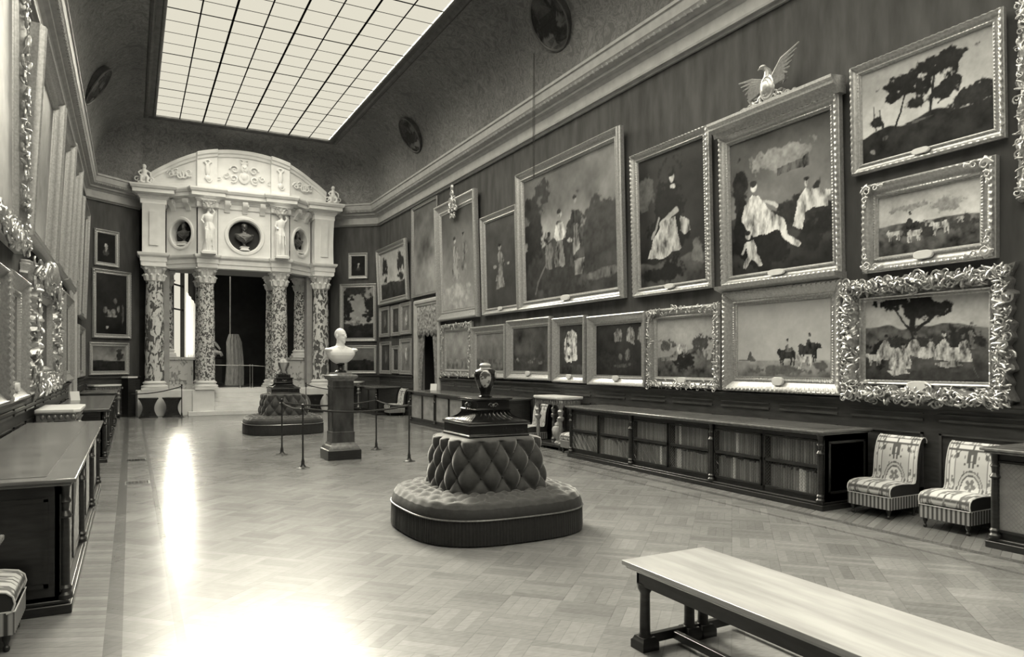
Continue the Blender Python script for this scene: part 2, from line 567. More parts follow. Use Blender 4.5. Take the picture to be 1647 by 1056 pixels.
PROF = {   # (inset share, depth share)
    'std': [(0, 0), (0, .55), (.05, .62), (.09, .9), (.17, 1), (.26, .92), (.31, .66), (.42, .48), (.58, .38), (.68, .37), (.72, .5), (.80, .56), (.86, .46), (.90, .28), (.97, .26), (1, .12)],
    'flat': [(0, 0), (0, .8), (.1, 1), (.25, .95), (.32, .72), (.7, .62), (.78, .7), (.86, .6), (1, .15)],
    'deep': [(0, 0), (0, .7), (.04, .92), (.12, 1), (.2, .96), (.24, .82), (.5, .52), (.66, .34), (.72, .42), (.78, .42), (.82, .22), (.94, .18), (.97, .25), (1, .1)],
    'rococo': [(0, 0), (.02, .45), (.08, .7), (.2, .95), (.34, 1.0), (.48, .8), (.60, .55), (.70, .40), (.78, .42), (.83, .55), (.89, .5), (.93, .25), (1, .14)],
}


def frame_mesh(w, h, fw, dp, style, seed=0, seg=0.04):
    prof = PROF[style]
    # refine the profile for ornament
    pr = []
    for i in range(len(prof) - 1):
        a, b = prof[i], prof[i + 1]
        k = 2 if style == 'rococo' and abs(b[0] - a[0]) > 0.07 else 1
        for j in range(k): pr.append((a[0] + (b[0] - a[0]) * j / k, a[1] + (b[1] - a[1]) * j / k))
    pr.append(prof[-1])
    nw, nh = max(4, int(w / seg)), max(4, int(h / seg))
    per = []
    for i in range(nw): per.append((i / nw, 0, i / nw * w, 0))
    for i in range(nh): per.append((1, i / nh, w + i / nh * h, 1))
    for i in range(nw): per.append((1 - i / nw, 1, w + h + i / nw * w, 2))
    for i in range(nh): per.append((0, 1 - i / nh, 2 * w + h + i / nh * h, 3))
    R = np.random.RandomState(seed)
    ph = R.rand(12) * 6
    P = np.zeros((len(per), len(pr), 3))
    for i, (u, v, sl, side) in enumerate(per):
        for j, (a, d) in enumerate(pr):
            ins = a * fw; dd = d * dp
            if style == 'rococo':
                k = math.sin(sl * 13 + ph[0] + a * 9) * .5 + math.sin(sl * 29 + ph[1] - a * 17) * .35 + math.sin(sl * 47 + ph[2] + a * 31) * .25
                if .03 < a < .75: dd += dp * 0.34 * k
                if a < .3: ins += fw * 0.16 * (math.sin(sl * 17 + ph[3]) * .5 + math.sin(sl * 39 + ph[4]) * .5) * (1 - a / .3)
                if a > .78: dd += .004 * math.sin(sl * 120)
            elif style in ('std', 'deep') and seg < .02:
                if .06 < a < .24: dd += dp * 0.07 * math.sin(sl * 75)
                if .7 < a < .84: dd += dp * 0.04 * math.sin(sl * 130)
            x = -w / 2 + ins + u * (w - 2 * ins); z = ins + v * (h - 2 * ins)
            P[i, j] = (x, -dd, z)
    mb = MB(); mb.grid(P, cu=True, flip=True)
    return mb


def corner_mesh(fw, dp, sx, sz, w, h, big=1.0):
    """a carved leaf and scroll cluster for one frame corner"""
    mb = MB()
    cx = sx * (w / 2 - fw * .45); cz = h / 2 + sz * (h / 2 - fw * .45)
    s = fw * big
    for (du, dv, r, st, tu) in ((0, 0, .42, 0, 1.5), (-.75, .12, .3, 1, 1.2), (.12, -.75, .3, 2.5, -1.2), (-1.3, .15, .2, 0, 1.1), (.15, -1.3, .2, 2, -1.1)):
        mb.scroll((cx + sx * du * s, -dp * .95, cz + sz * dv * s), r * s, tu, .11 * s, sx, sz, start=st)
    for k in range(5):
        a = PI * .25 + (k - 2) * .42
        mb.ell((cx + sx * math.cos(a) * .42 * s, -dp * .9, cz + sz * math.sin(a) * .42 * s), (.09 * s, .12 * s, .24 * s), 8, 6,
               Matrix.Rotation(-sx * sz * (PI / 2 - a), 3, 'Y'))
    return mb


def leaves(w, h, fw, dp, seed, n):
    R = random.Random(seed); mb = MB(); per = 2 * (w + h)
    for i in range(n):
        s = per * (i + R.random()) / n; off = fw * R.uniform(.0, .62); lz = fw * R.uniform(.14, .26); tilt = R.uniform(-1.2, 1.2)
        if s < w: x, z, a = -w / 2 + s, off, 0
        elif s < w + h: x, z, a = w / 2 - off, s - w, PI / 2
        elif s < 2 * w + h: x, z, a = w / 2 - (s - w - h), h - off, PI
        else: x, z, a = -w / 2 + off, h - (s - 2 * w - h), -PI / 2
        d = dp * (.75 + .35 * math.sin(min(1, off / fw / .6) * PI))
        if i % 3 == 0: mb.scroll((x, -d, z), lz * 1.1, 1.2, lz * .24, R.choice((-1, 1)), 1, start=R.random() * 6, n=12)
        else: mb.ell((x, -d, z), (lz * .28, lz * .35, lz), 8, 6, Matrix.Rotation(a + tilt, 3, 'Y') @ Matrix.Rotation(R.uniform(-.5, .5), 3, 'X'))
    return mb


CELL = 0.02
WALLX = {'R': 8.6, 'L': -1.4}
CH = {'CL': ((-1.4, 27.05), (.26, 28.4), math.radians(39.1)), 'CR': ((7.0, 28.55), (8.6, 27.2), math.radians(-40.2))}


def spot(wall, s):
    """foot point and facing on a wall: s is the room length for side walls, the distance along for the slanted ones"""
    if wall == 'R': return (8.6, s), -PI / 2
    if wall == 'L': return (-1.4, s), PI / 2
    (ax, ay), (bx, by), th = CH[wall]
    l = math.hypot(bx - ax, by - ay)
    return (ax + (bx - ax) * s / l, ay + (by - ay) * s / l), th


def painting(label, wall, s0, s1, z0, z1, fw, spec, style='std', dp=0.09, seed=1, lean=0.0, cell=0.022, gm='gilt', plate=True, corners=0, leafy=0, group='framed paintings on the gallery walls', crest=None, plate_w=0.2, off=0.0):
    (px, py), th = spot(wall, (s0 + s1) / 2)
    w, h = abs(s1 - s0), z1 - z0
    n = (math.sin(th), -math.cos(th))
    t = thing('painting', label, 'painting', (px + n[0] * (0.012 + off), py + n[1] * (0.012 + off), z0), th, group, lean)
    frame_mesh(w, h, fw, dp, style, seed, 0.03 if style == 'rococo' else 0.014 if (w < 3 and s0 < 12) else 0.03).build('frame', M[gm], t)
    cw, chh = w - 2 * fw * .97, h - 2 * fw * .97
    img = picture(cw, chh, spec, seed * 13 + 5, cell)
    ny, nx = img.shape
    gx, gz = np.meshgrid(np.linspace(-cw / 2, cw / 2, nx), np.linspace(fw * .97, h - fw * .97, ny))
    P = np.stack([gx, np.full_like(gx, -dp * .14), gz], -1)
    P = np.transpose(P, (1, 0, 2))
    MB().grid(P, g=img.T.ravel()).build('canvas', M['paint'], t, paint=True, smooth=False)
    if plate:
        q = MB(); n_ = 20
        pts = [(plate_w * .5 * math.copysign(abs(math.cos(a)) ** .6, math.cos(a)), fw * .26 * math.copysign(abs(math.sin(a)) ** .8, math.sin(a))) for a in [2 * PI * i / n_ for i in range(n_)]]
        q.loft([[(a, -dp * .5, fw * .72 + b) for a, b in pts], [(a, -dp * .5 - .035, fw * .72 + b) for a, b in pts], [(a * .93, -dp * .5 - .04, fw * .72 + b * .9) for a, b in pts]])
        tag(q.build('name_plate', M['plate'], t), 'cream oval name plate')
    if corners:
        for sx in (-1, 1):
            for sz in (-1, 1):
                remesh(corner_mesh(fw, dp, sx, sz, w, h, corners).build('corner_ornament', M[gm], t), max(.008, fw * .05), 1)
    if leafy: leaves(w, h, fw, dp, seed, leafy).build('carved_leaves', M[gm], t)
    if crest:
        mb = MB()
        if crest == 'eagle':
            mb.sq([(0.02, 0)], 0, 0, 0) if False else None
            zc = h + .02
            mb.ell((0, -.12, zc + .30), (.13, .07, .2), 16, 10)                       # shield
            mb.ell((0, -.15, zc + .30), (.09, .06, .15), 16, 10)
            mb.tube([(0, -.08, zc + .5), (.0, -.1, zc + .62), (-.04, -.14, zc + .68)], [.08, .05, .035])
            mb.ell((-.05, -.15, zc + .69), (.06, .04, .04))
            mb.tube([(-.09, -.15, zc + .69), (-.14, -.16, zc + .66)], [.02, .006])
            for sg in (-1, 1):                                                        # spread wings, one raised
                up = .30 if sg > 0 else .05
                for k in range(8):
                    f = k / 7
                    a0 = (sg * .08, -.1, zc + .46 - .02 * k)
                    a1 = (sg * (.30 + .01 * k), -.12, zc + .52 + up * .6 - .05 * k)
                    a2 = (sg * (.60 - .045 * k), -.1, zc + .56 + up - .085 * k)
                    mb.tube([a0, a1, a2], [.03, .035, .012], 6)
            for sg in (-1, 1):
                for k in range(4):
                    mb.scroll((sg * (.1 + .13 * k), -.1, zc + .13 - .02 * k), .1 - .012 * k, 1.3, .025, sg, 1, start=k)
                for k in range(5):
                    mb.ell((sg * (.12 + .1 * k), -.12, zc + .05), (.045, .04, .05), 8, 6)
        else:
            zc = h - .30
            for (a, b, r) in ((0, .42, .12), (-.12, .22, .14), (.14, .18, .15), (0, .0, .12), (-.22, .02, .1), (.24, .0, .1), (-.1, -.2, .08), (.1, -.22, .08)):
                mb.scroll((a, -.13, zc + b), r, 1.4, .04, 1 if a > 0 else -1, 1, start=a * 9)
            mb.ell((0, -.13, zc + .22), (.1, .07, .15)); mb.ell((0, -.13, zc + .62), (.09, .05, .1))
        if crest == 'eagle':
            z9 = h + .17
            mb.move(Matrix.Translation((0, -.08, z9)) @ Matrix.Diagonal((.95, 1, .82, 1)) @ Matrix.Translation((0, 0, -h - .02)))
        cr = mb.build('crest', M[gm], t)
        if crest != 'eagle': remesh(cr, .011, 1)
        else:
            sh = MB(); sh.ell((0, -.20, h + .42), (.14, .03, .20), 20, 12); tag(sh.build('shield', M['gilt_bright'], cr), 'pale oval shield')
    return t


def add_pediment(t, w, h, dp):
    mb = MB()
    mb.xprism([(0, h - .02), (-dp, h - .02), (-dp - .02, h + .05), (-dp - .12, h + .09), (-dp - .12, h + .13), (-dp - .16, h + .16), (-dp - .16, h + .2), (0, h + .22)], -w / 2 - .06, w / 2 + .06)
    mb.build('frame_cornice', M['gilt_bright'], t)
    MB().xprism([(0, -.1), (-.1, -.1), (-dp - .1, -.05), (-dp - .12, .0), (0, .01)], -w / 2 - .02, w / 2 + .02).build('frame_sill', M['gilt'], t)


# ================================================================== ROOM SHELL
Y0 = -5.5
CLc, CRc = (-1.4, 27.05), (8.6, 27.2)
PL, PR = (.26, 28.4), (7.0, 28.55)
ZC = 8.0
fl = MB(); fl.box(-1.7, 8.9, Y0 - .3, 29.2, -.2, 0)
struct(fl.build('floor', M['floor'], smooth=False))


def wall(name, pts, z0, z1, m, th=.25):
    """pts run with the room on the left hand side"""
    mb = MB()
    for (a, b) in zip(pts[:-1], pts[1:]):
        dx, dy = b[0] - a[0], b[1] - a[1]; l = math.hypot(dx, dy); nx, ny = dy / l * th, -dx / l * th
        mb.prism([a, b, (b[0] + nx, b[1] + ny), (a[0] + nx, a[1] + ny)], z0, z1)
    return struct(mb.build(name, m, smooth=False))


DY0, DY1, DZ = 21.15, 23.05, 3.75
for side, xx in (('right', 8.6), ('left', -1.4)):
    mb = MB()
    t_ = .25 if side == 'right' else -.25
    x0, x1 = min(xx, xx + t_), max(xx, xx + t_)
    e = CRc[1] if side == 'right' else CLc[1]
    mb.box(x0, x1, Y0, DY0, 0, ZC); mb.box(x0, x1, DY1, e, 0, ZC); mb.box(x0, x1, DY0, DY1, DZ, ZC)
    struct(mb.build('wall_' + side, M['fabric_wall'], smooth=False))
wall('wall_north_east', [CRc, PR], 0, ZC, M['fabric_wall'])
wall('wall_north_west', [PL, CLc], 0, ZC, M['fabric_wall'])
wall('wall_south', [(-1.4, Y0), (8.6, Y0)], 0, ZC, M['fabric_wall'])


def sweep(path, prof, closed=False):
    """path of plan points with the room on the left; prof of (offset into room, z)"""
    n = len(path); P = np.zeros((n, len(prof), 3))
    for i in range(n):
        def nrm(a, b):
            dx, dy = b[0] - a[0], b[1] - a[1]; l = math.hypot(dx, dy); return Vector((-dy / l, dx / l))
        if closed: n1, n2 = nrm(path[i - 1], path[i]), nrm(path[i], path[(i + 1) % n])
        else:
            n1 = nrm(path[max(i - 1, 0)], path[max(i, 1)]) if i > 0 else nrm(path[0], path[1])
            n2 = nrm(path[i], path[i + 1]) if i < n - 1 else n1
        b = (n1 + n2); b = b / b.length_squared * 2
        for j, (o, z) in enumerate(prof): P[i, j] = (path[i][0] + b.x * o, path[i][1] + b.y * o, z)
    mb = MB(); mb.grid(P, cu=closed, flip=True)
    return mb


CORN = [(0, 7.20), (.05, 7.2), (.07, 7.25), (.12, 7.25), (.13, 7.29), (.10, 7.31), (.11, 7.50), (.14, 7.52), (.17, 7.56), (.24, 7.59), (.25, 7.64), (.30, 7.66), (.36, 7.70), (.38, 7.74), (.40, 7.76), (.42, 7.92), (.45, 7.94), (.45, 8.0), (.1, 8.04), (0, 8.04)]
rp = [(8.6, Y0), CRc, PR]
lp = [PL, CLc, (-1.4, Y0)]
for k, pth in enumerate((rp, lp)):
    o = sweep(pth, CORN).build('trim_%d' % (k + 1), M['cornice'], sharp=25); struct(o)
    # egg and dart course under the fascia
    mb = MB()
    for a, b in zip(pth[:-1], pth[1:]):
        l = math.hypot(b[0] - a[0], b[1] - a[1]); ux, uy = (b[0] - a[0]) / l, (b[1] - a[1]) / l; nx, ny = -uy, ux
        q = 0.3 if a != CLc and b != CRc else 0.1
        s_ = max(0.1, (0 if True else 0)); step = .16
        while s_ < l - .1:
            cx, cy = a[0] + ux * s_ + nx * .33, a[1] + uy * s_ + ny * .33
            if cy > 0.5: mb.ell((cx, cy, 7.72), (.055, .055, .05), 6, 4)
            s_ += step
    e = mb.build('egg_course', M['cornice'], o)
    e['kind'] = 'stuff'

# cove: from the cornice up to the skylight
SX0, SX1, SYE, SYS, SZ = .38, 6.82, 27.0, -4.0, 10.05


def cove_loop(f, z):
    k = f
    base = [(8.6 - .3, Y0 + .3), (8.3, CRc[1] - .12), (PR[0] - .1, PR[1] - .28), (PL[0] + .1, PL[1] - .28), (-1.1, CLc[1] - .12), (-1.1, Y0 + .3)]
    top = [(SX1, SYS), (SX1, SYE), (SX1, SYE), (SX0, SYE), (SX0, SYE), (SX0, SYS)]
    return [(b[0] + (t_[0] - b[0]) * k, b[1] + (t_[1] - b[1]) * k, z) for b, t_ in zip(base, top)]


mb = MB(); NT = 14
loops = []
for i in range(NT + 1):
    a = PI / 2 * i / NT
    loops.append(cove_loop(1 - math.cos(a), ZC + (SZ - ZC) * math.sin(a)))
mb.grid(np.array(loops), cv=True)
struct(mb.build('ceiling', M['cove'], sharp=20))
# roof slab hiding the outside of the cove
mb = MB()
R0_ = [(9.2, Y0 - .6), (9.2, 29.3), (-2, 29.3), (-2, Y0 - .6)]
RI = [(SX1 + .02, SYS), (SX1 + .02, SYE), (SX0 - .02, SYE), (SX0 - .02, SYS)]
mb.grid(np.array([[(x, y, SZ + .08) for x, y in R0_], [(x, y, SZ + .08) for x, y in RI]]), cv=True)
mb.grid(np.array([[(x, y, SZ + .08) for x, y in R0_], [(x, y, 7.9) for x, y in R0_]]), cv=True)
struct(mb.build('ceiling_roof', M['dark'], smooth=False))
# skylight surround
GX0, GX1, GYE, GYS = .74, 6.46, 26.65, -3.4
per = [(GX0, GYS), (GX1, GYS), (GX1, GYE), (GX0, GYE)]
o = sweep(per, [(0.0, SZ + .05), (0.0, SZ), (-.03, SZ - .03), (-.07, SZ - .03), (-.09, SZ + .01), (-.2, SZ + .02), (-.24, SZ - .03), (-.28, SZ - .04), (-.33, SZ - .02), (-.38, SZ + .04)], closed=True).build('trim_3', mat('skylight_surround', .10, .5, .3, 6), sharp=20)
struct(o)
wn = bpy.data.objects.new('window_1', None); C.objects.link(wn); struct(wn)
mb = MB(); mb.box(GX0, GX1, GYS, GYE, SZ + .02, SZ + .026); mb.build('glass', M['glass'], wn, smooth=False)
mb = MB()
nc = 8; dxg = (GX1 - GX0) / nc
for i in range(1, nc):
    wd_ = .026 if i % 2 == 0 else .017
    mb.box(GX0 + i * dxg - wd_, GX0 + i * dxg + wd_, GYS, GYE, SZ + .012, SZ + .015)
yy = GYE - .69; k = 1
while yy > GYS:
    wd_ = .024 if k % 4 == 0 else .013
    mb.box(GX0, GX1, yy - wd_, yy + wd_, SZ + .009, SZ + .012); yy -= .69; k += 1
mb.build('muntins', M['muntin'], wn, smooth=False)

# wainscot
WPROF = [(0, 0), (.06, 0), (.06, .16), (.04, .18), (.03, .2), (.03, 1.28), (.05, 1.30), (.07, 1.33), (.10, 1.35), (.10, 1.38), (0, 1.39)]
nb = 1
for pth in ([(8.6, Y0), (8.6, DY0 - .25)], [(8.6, DY1 + .25), CRc, PR], [PL, CLc, (-1.4, DY1 + .25)], [(-1.4, DY0 - .25), (-1.4, Y0)]):
    o = struct(sweep(pth, WPROF).build('baseboard_%s' % ('east', 'north_east', 'north_west', 'west')[nb - 1], M['wains'], sharp=25)); nb += 1
    mb = MB()
    for a, b in zip(pth[:-1], pth[1:]):
        l = math.hypot(b[0] - a[0], b[1] - a[1]); n = max(1, int(l / 1.15)); ux, uy = (b[0] - a[0]) / l, (b[1] - a[1]) / l
        ang = math.atan2(uy, ux)
        for i in range(n):
            s0, s1 = l * i / n + .1, l * (i + 1) / n - .1
            part = MB()
            for (u0, u1, z0, z1) in ((s0, s1, 1.14, 1.17), (s0, s1, .98, 1.0), (s0, s1, .3, .33), (s0, s0 + .03, .3, 1.0), (s1 - .03, s1, .3, 1.0), (s0, s1, 1.22, 1.235)):
                part.box(u0, u1, .028, .052, z0, z1)
            part.move(Matrix.Translation((a[0], a[1], 0)) @ Matrix.Rotation(ang, 4, 'Z'))
            mb.add(np.concatenate(part.v), part.f)
    mb.build('panel_moulding', mat('panel_moulding_oak', .07, .3, .3, 6), o, smooth=False)

# ================================================================== doorways in the side walls
for side, xx, th, lab in (('R', 8.6, -PI / 2, 'door_1'), ('L', -1.4, PI / 2, 'door_2')):
    yc = (DY0 + DY1) / 2; hw = (DY1 - DY0) / 2
    e = bpy.data.objects.new(lab, None); C.objects.link(e); e.location = (xx, yc, 0); e.rotation_euler = (0, 0, th); struct(e)
    mb = MB()
    prof = [(0, 0), (0, .05), (.05, .09), (.12, .09), (.15, .05), (.2, .05), (.23, .02), (.23, -.25)]
    # jambs and head: a three sided architrave
    pts = [(-hw - .2, 0), (-hw - .2, DZ + .2), (hw + .2, DZ + .2), (hw + .2, 0)]
    P = np.zeros((4, len(prof), 3))
    for i, (u, v) in enumerate(pts):
        sx = 1 if u < 0 else -1; sz = -1 if v > 0 else 0
        for j, (a, d) in enumerate(prof): P[i, j] = (u + sx * a, -d, v + sz * a)
    mb.grid(P); mb.build('door_frame', M['trim_white'], e, sharp=25)
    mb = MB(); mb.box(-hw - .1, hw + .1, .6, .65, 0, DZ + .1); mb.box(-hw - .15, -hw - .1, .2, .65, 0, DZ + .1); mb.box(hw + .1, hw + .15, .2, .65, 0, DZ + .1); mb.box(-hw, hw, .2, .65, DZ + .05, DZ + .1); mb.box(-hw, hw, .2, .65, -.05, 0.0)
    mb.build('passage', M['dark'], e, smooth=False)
    t = thing('curtain', 'figured curtains under a scalloped pelmet in the %s wall doorway' % ('right' if side == 'R' else 'left'), 'curtain', (xx - math.copysign(.02, xx), yc, 0), th)
    for sg in (-1, 1):
        P = []
        for i in range(26):
            u = i / 25
            row = []
            for j in range(22):
                z = DZ * .99 * j / 21 * .80 + .02
                f = j / 21
                wd2 = hw * (.30 + .34 * f ** 2)
                xq = sg * (hw - wd2 * u - .01)
                row.append((xq, .06 + .035 * math.sin(u * 24 + f * 2), z))
            P.append(row)
        o = MB().grid(np.array(P)).build('drape', M['curtain'], t)
        so = o.modifiers.new('solid', 'SOLIDIFY'); so.thickness = .01
    P = []
    for i in range(81):
        u = i / 80; row = []
        zb = DZ - .95 - .10 * abs(math.sin(u * 5 * PI))
        for j in range(6): row.append((-hw + .01 + (2 * hw - .02) * u, .0 + .012 * math.sin(u * 60), zb + (DZ - .02 - zb) * j / 5))
        P.append(row)
    o = MB().grid(np.array(P)).build('pelmet', mat('figured_pelmet', .26, .8, .9, 11, detail=6), t)
    so = o.modifiers.new('solid', 'SOLIDIFY'); so.thickness = .01

# ================================================================== PORTICO
PX = 3.63
port = thing('portico', 'carved white stone portico with marble columns at the far end of the gallery', 'portico', (0, 0, 0))
pz = .90
# podium
MB().prism([(.1, 29.6), (.1, 28.0), (.2, 27.55), (1.9, 27.5), (1.9, 27.42), (2.62, 27.42), (2.62, 28.5), (4.64, 28.5), (4.64, 27.42), (5.36, 27.42), (5.36, 27.5), (7.1, 27.55), (7.2, 28.0), (7.2, 29.6)], 0, pz).build('podium', M['stone'], port, bev=.02)
sw = MB()
ns = 6
for i in range(ns):
    h = pz / ns
    x0, x1 = (2.62, 4.64) if i > 0 else (1.75, 5.5)
    sw.box(x0 - (0.0 if i else 0), x1, 27.2 - 0.0 + .22 * i if i else 27.15, 28.6 if i else 27.43, h * i, h * (i + 1))
    if i == 0: sw.box(2.62, 4.64, 27.4, 28.6, 0, h)
sw.build('steps', M['stone'], port, bev=.012)


def capital(mb, cx, cy, z, r, h):
    mb.lathe([(r * .98, 0), (r * 1.08, .03), (r * .95, .06), (r * 1.0, h * .5), (r * 1.15, h * .75), (r * 1.45, h * .9)], cx, cy, z, 24)
    for tier, (z0, hh, n, off) in enumerate(((.05, .42, 10, 0), (.30 * h / .54, .42, 10, PI / 10))):
        for k in range(n):
            a = off + 2 * PI * k / n
            pts, rr = [], []
            for i in range(6):
                f = i / 5
                q = r * (1.02 + .12 * f + (.28 * max(0, f - .6) / .4)); zz = z + z0 + h * hh * (f if f < .85 else .85 - (f - .85) * 1.2)
                pts.append((cx + q * math.cos(a), cy + q * math.sin(a), zz)); rr.append(r * (.16 + .05 * math.sin(f * PI)) * (1 if f < .9 else .6))
            mb.tube(pts, rr, 6)
    for k in range(4):
        a = PI / 4 + k * PI / 2
        mb.ell((cx + r * 1.45 * math.cos(a), cy + r * 1.45 * math.sin(a), z + h * .82), (r * .24, r * .24, r * .26), 10, 8)
        a2 = k * PI / 2
        mb.ell((cx + r * 1.2 * math.cos(a2), cy + r * 1.2 * math.sin(a2), z + h * .88), (r * .16, r * .16, r * .14), 8, 6)
    mb.sq([(r * 1.28, h * .9), (r * 1.42, h * .93), (r * 1.42, h)], cx, cy, z)


def column(cx, cy, zb, zt, r, m, name='column', hc=.54):
    mb = MB()
    h = zt - zb
    mb.lathe([(r, .3), (r * 1.0, h * .3), (r * .93, h * .7), (r * .86, h - hc - .05), (r * .9, h - hc)], cx, cy, zb, 28)
    c = mb.build(name, m, port)
    b = MB(); b.sq([(r * 1.35, 0), (r * 1.35, .08)], cx, cy, zb)
    b.lathe([(r * 1.32, .08), (r * 1.38, .12), (r * 1.32, .16), (r * 1.12, .18), (r * 1.1, .21), (r * 1.2, .23), (r * 1.22, .26), (r * 1.05, .29), (r * 1.0, .32)], cx, cy, zb, 28)
    b.build('base', M['stone'], c)
    k = MB(); capital(k, cx, cy, zt - hc, r * .88, hc); k.build('capital', M['stone'], c)
    return c


ZE = 5.20
column(.73, 27.95, pz, ZE, .31, M['breccia_big'])
column(6.50, 28.05, pz, ZE, .31, M['breccia_big'])
column(2.38, 27.75, pz, ZE, .29, M['breccia'])
column(4.90, 27.75, pz, ZE, .29, M['breccia'])
column(4.90, 29.25, pz, ZE, .27, M['breccia'])
column(2.38, 29.25, pz, ZE, .27, M['breccia'])
for sg, cx in ((-1, 1.12), (1, 5.97)):
    q = MB(); q.box(cx - .30, cx + .97 if sg < 0 else cx + .32, 28.95, 29.55, pz, pz + .16) if sg < 0 else q.box(cx - .72, cx + .32, 28.95, 29.55, pz, pz + .16)
    x0, x1 = (cx - .26, cx + .92) if sg < 0 else (cx - .68, cx + .28)
    q.box(x0, x1, 29.0, 29.5, pz + .16, 1.95)
    q.box(x0 - .06, x1 + .06, 28.93, 29.56, 1.95, 2.05)
    q.box(x0 + .2, x1 - .2, 28.97, 29.0, pz + .3, 1.8)
    pd = q.build('pedestal_block', M['breccia_soft'], port, bev=.01)
    column(cx, 29.25, 2.05, ZE, .26, M['breccia'], 'rear_column')
    # flat jamb between outer and rear columns
    x0 = 1.0 if sg < 0 else 6.05
    MB().box(x0, x0 + .22, 28.45, 28.9, pz, ZE).build('pilaster', mat('grey_jamb_stone', .34, .6, .1, 4), port, bev=.01)

# plan line of the upper storey, left to right, front faces
PP = [(.30, 28.62), (.30, 27.72), (1.08, 27.68), (1.12, 28.28), (2.02, 27.50), (2.06, 27.34), (2.72, 27.34), (2.74, 27.46), (4.54, 27.46), (4.56, 27.34), (5.22, 27.34), (5.26, 27.50), (6.16, 28.28), (6.2, 27.72), (6.95, 27.76), (6.95, 28.7)]
PP = PP[::-1]   # so that the room lies on the left of travel


def band(prof, name, m=None, pts=None, sharp=25):
    return sweep(pts or PP, prof).build(name, m or M['stone'], port, sharp=sharp)


band([(-.35, ZE), (0, ZE), (0, ZE + .14), (.025, ZE + .15), (.025, ZE + .3), (.05, ZE + .32), (.09, ZE + .36), (.11, ZE + .42), (.11, ZE + .45), (-.3, ZE + .46)], 'architrave')
# core wall behind the upper storey and soffit
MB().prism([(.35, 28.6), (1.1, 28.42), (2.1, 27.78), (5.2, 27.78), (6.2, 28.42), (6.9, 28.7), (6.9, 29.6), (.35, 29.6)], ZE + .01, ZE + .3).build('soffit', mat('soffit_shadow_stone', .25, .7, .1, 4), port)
UZ0, UZ1 = ZE + .45, 7.32


def panel_hole(a, b, z0, z1, cu, cz, ru, rz, name):
    """upright wall panel from plan point a to b with an oval opening and a deep niche"""
    l = math.hypot(b[0] - a[0], b[1] - a[1]); th = math.atan2(b[1] - a[1], b[0] - a[0])
    n = 64; mb = MB()
    out, ins, rim1, rim2, rim3, dp_ = [], [], [], [], [], []
    for i in range(n):
        t = 2 * PI * i / n; c_, s_ = math.cos(t), math.sin(t)
        k = min((l - cu if c_ > 0 else cu) / max(abs(c_), 1e-6), (z1 - cz if s_ > 0 else cz - z0) / max(abs(s_), 1e-6))
        out.append((cu + c_ * k, 0, cz + s_ * k))
        rim1.append((cu + c_ * ru * 1.28, 0, cz + s_ * rz * 1.28)); rim2.append((cu + c_ * ru * 1.22, -.05, cz + s_ * rz * 1.22))
        rim3.append((cu + c_ * ru * 1.08, -.05, cz + s_ * rz * 1.08)); ins.append((cu + c_ * ru, -.01, cz + s_ * rz)); dp_.append((cu + c_ * ru, .28, cz + s_ * rz))
    mb.grid(np.array([out, rim1, rim2, rim3, ins, dp_]), cv=True)
    o = mb.build(name, M['stone'], port, (a[0], a[1], 0), th, sharp=25)
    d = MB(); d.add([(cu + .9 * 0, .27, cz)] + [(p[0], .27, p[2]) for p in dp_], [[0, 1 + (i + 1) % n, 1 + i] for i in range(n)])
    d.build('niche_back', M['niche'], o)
    return o


def spot_on(a, b, u, back):
    l = math.hypot(b[0] - a[0], b[1] - a[1]); ux, uy = (b[0] - a[0]) / l, (b[1] - a[1]) / l
    return (a[0] + ux * u - uy * back, a[1] + uy * u + ux * back), math.atan2(uy, ux)


la, lb = (1.12, 28.30), (2.04, 27.52)
ra, rb = (5.24, 27.52), (6.16, 28.30)
ma, mbp = (2.74, 27.48), (4.54, 27.48)
OC = 6.42
panel_hole(ma, mbp, UZ0, UZ1, .90, OC, .55, .55, 'middle_panel')
panel_hole(la, lb, UZ0, UZ1, .60, OC, .40, .46, 'side_panel')
panel_hole(ra, rb, UZ0, UZ1, .60, OC, .40, .46, 'side_panel')
# scroll-fronted outer piers
for x0, x1, yf in ((.34, 1.06, 27.74), (6.2, 6.92, 27.78)):
    q = MB()
    pr = []
    for i in range(14):
        f = i / 13; z = UZ0 + (UZ1 - UZ0) * f
        pr.append((yf - .03 + .10 * math.sin(f * PI) * .6 + (-.12 * f ** 3), z))
    q.xprism(pr + [(yf + .75, UZ1), (yf + .75, UZ0)], x0, x1)
    q.xprism([(a - .04, b) for a, b in pr[2:-2]] + [(yf + .1, pr[-3][1]), (yf + .1, pr[2][1])], x0 + .22, x1 - .22)
    q.build('scroll_pier', M['stone'], port, sharp=30)
# middle pilasters behind the caryatids
for x0 in (2.08, 4.56):
    MB().box(x0, x0 + .64, 27.46, 27.8, UZ0, UZ1).build('caryatid_backing', M['stone'], port, bev=.01)
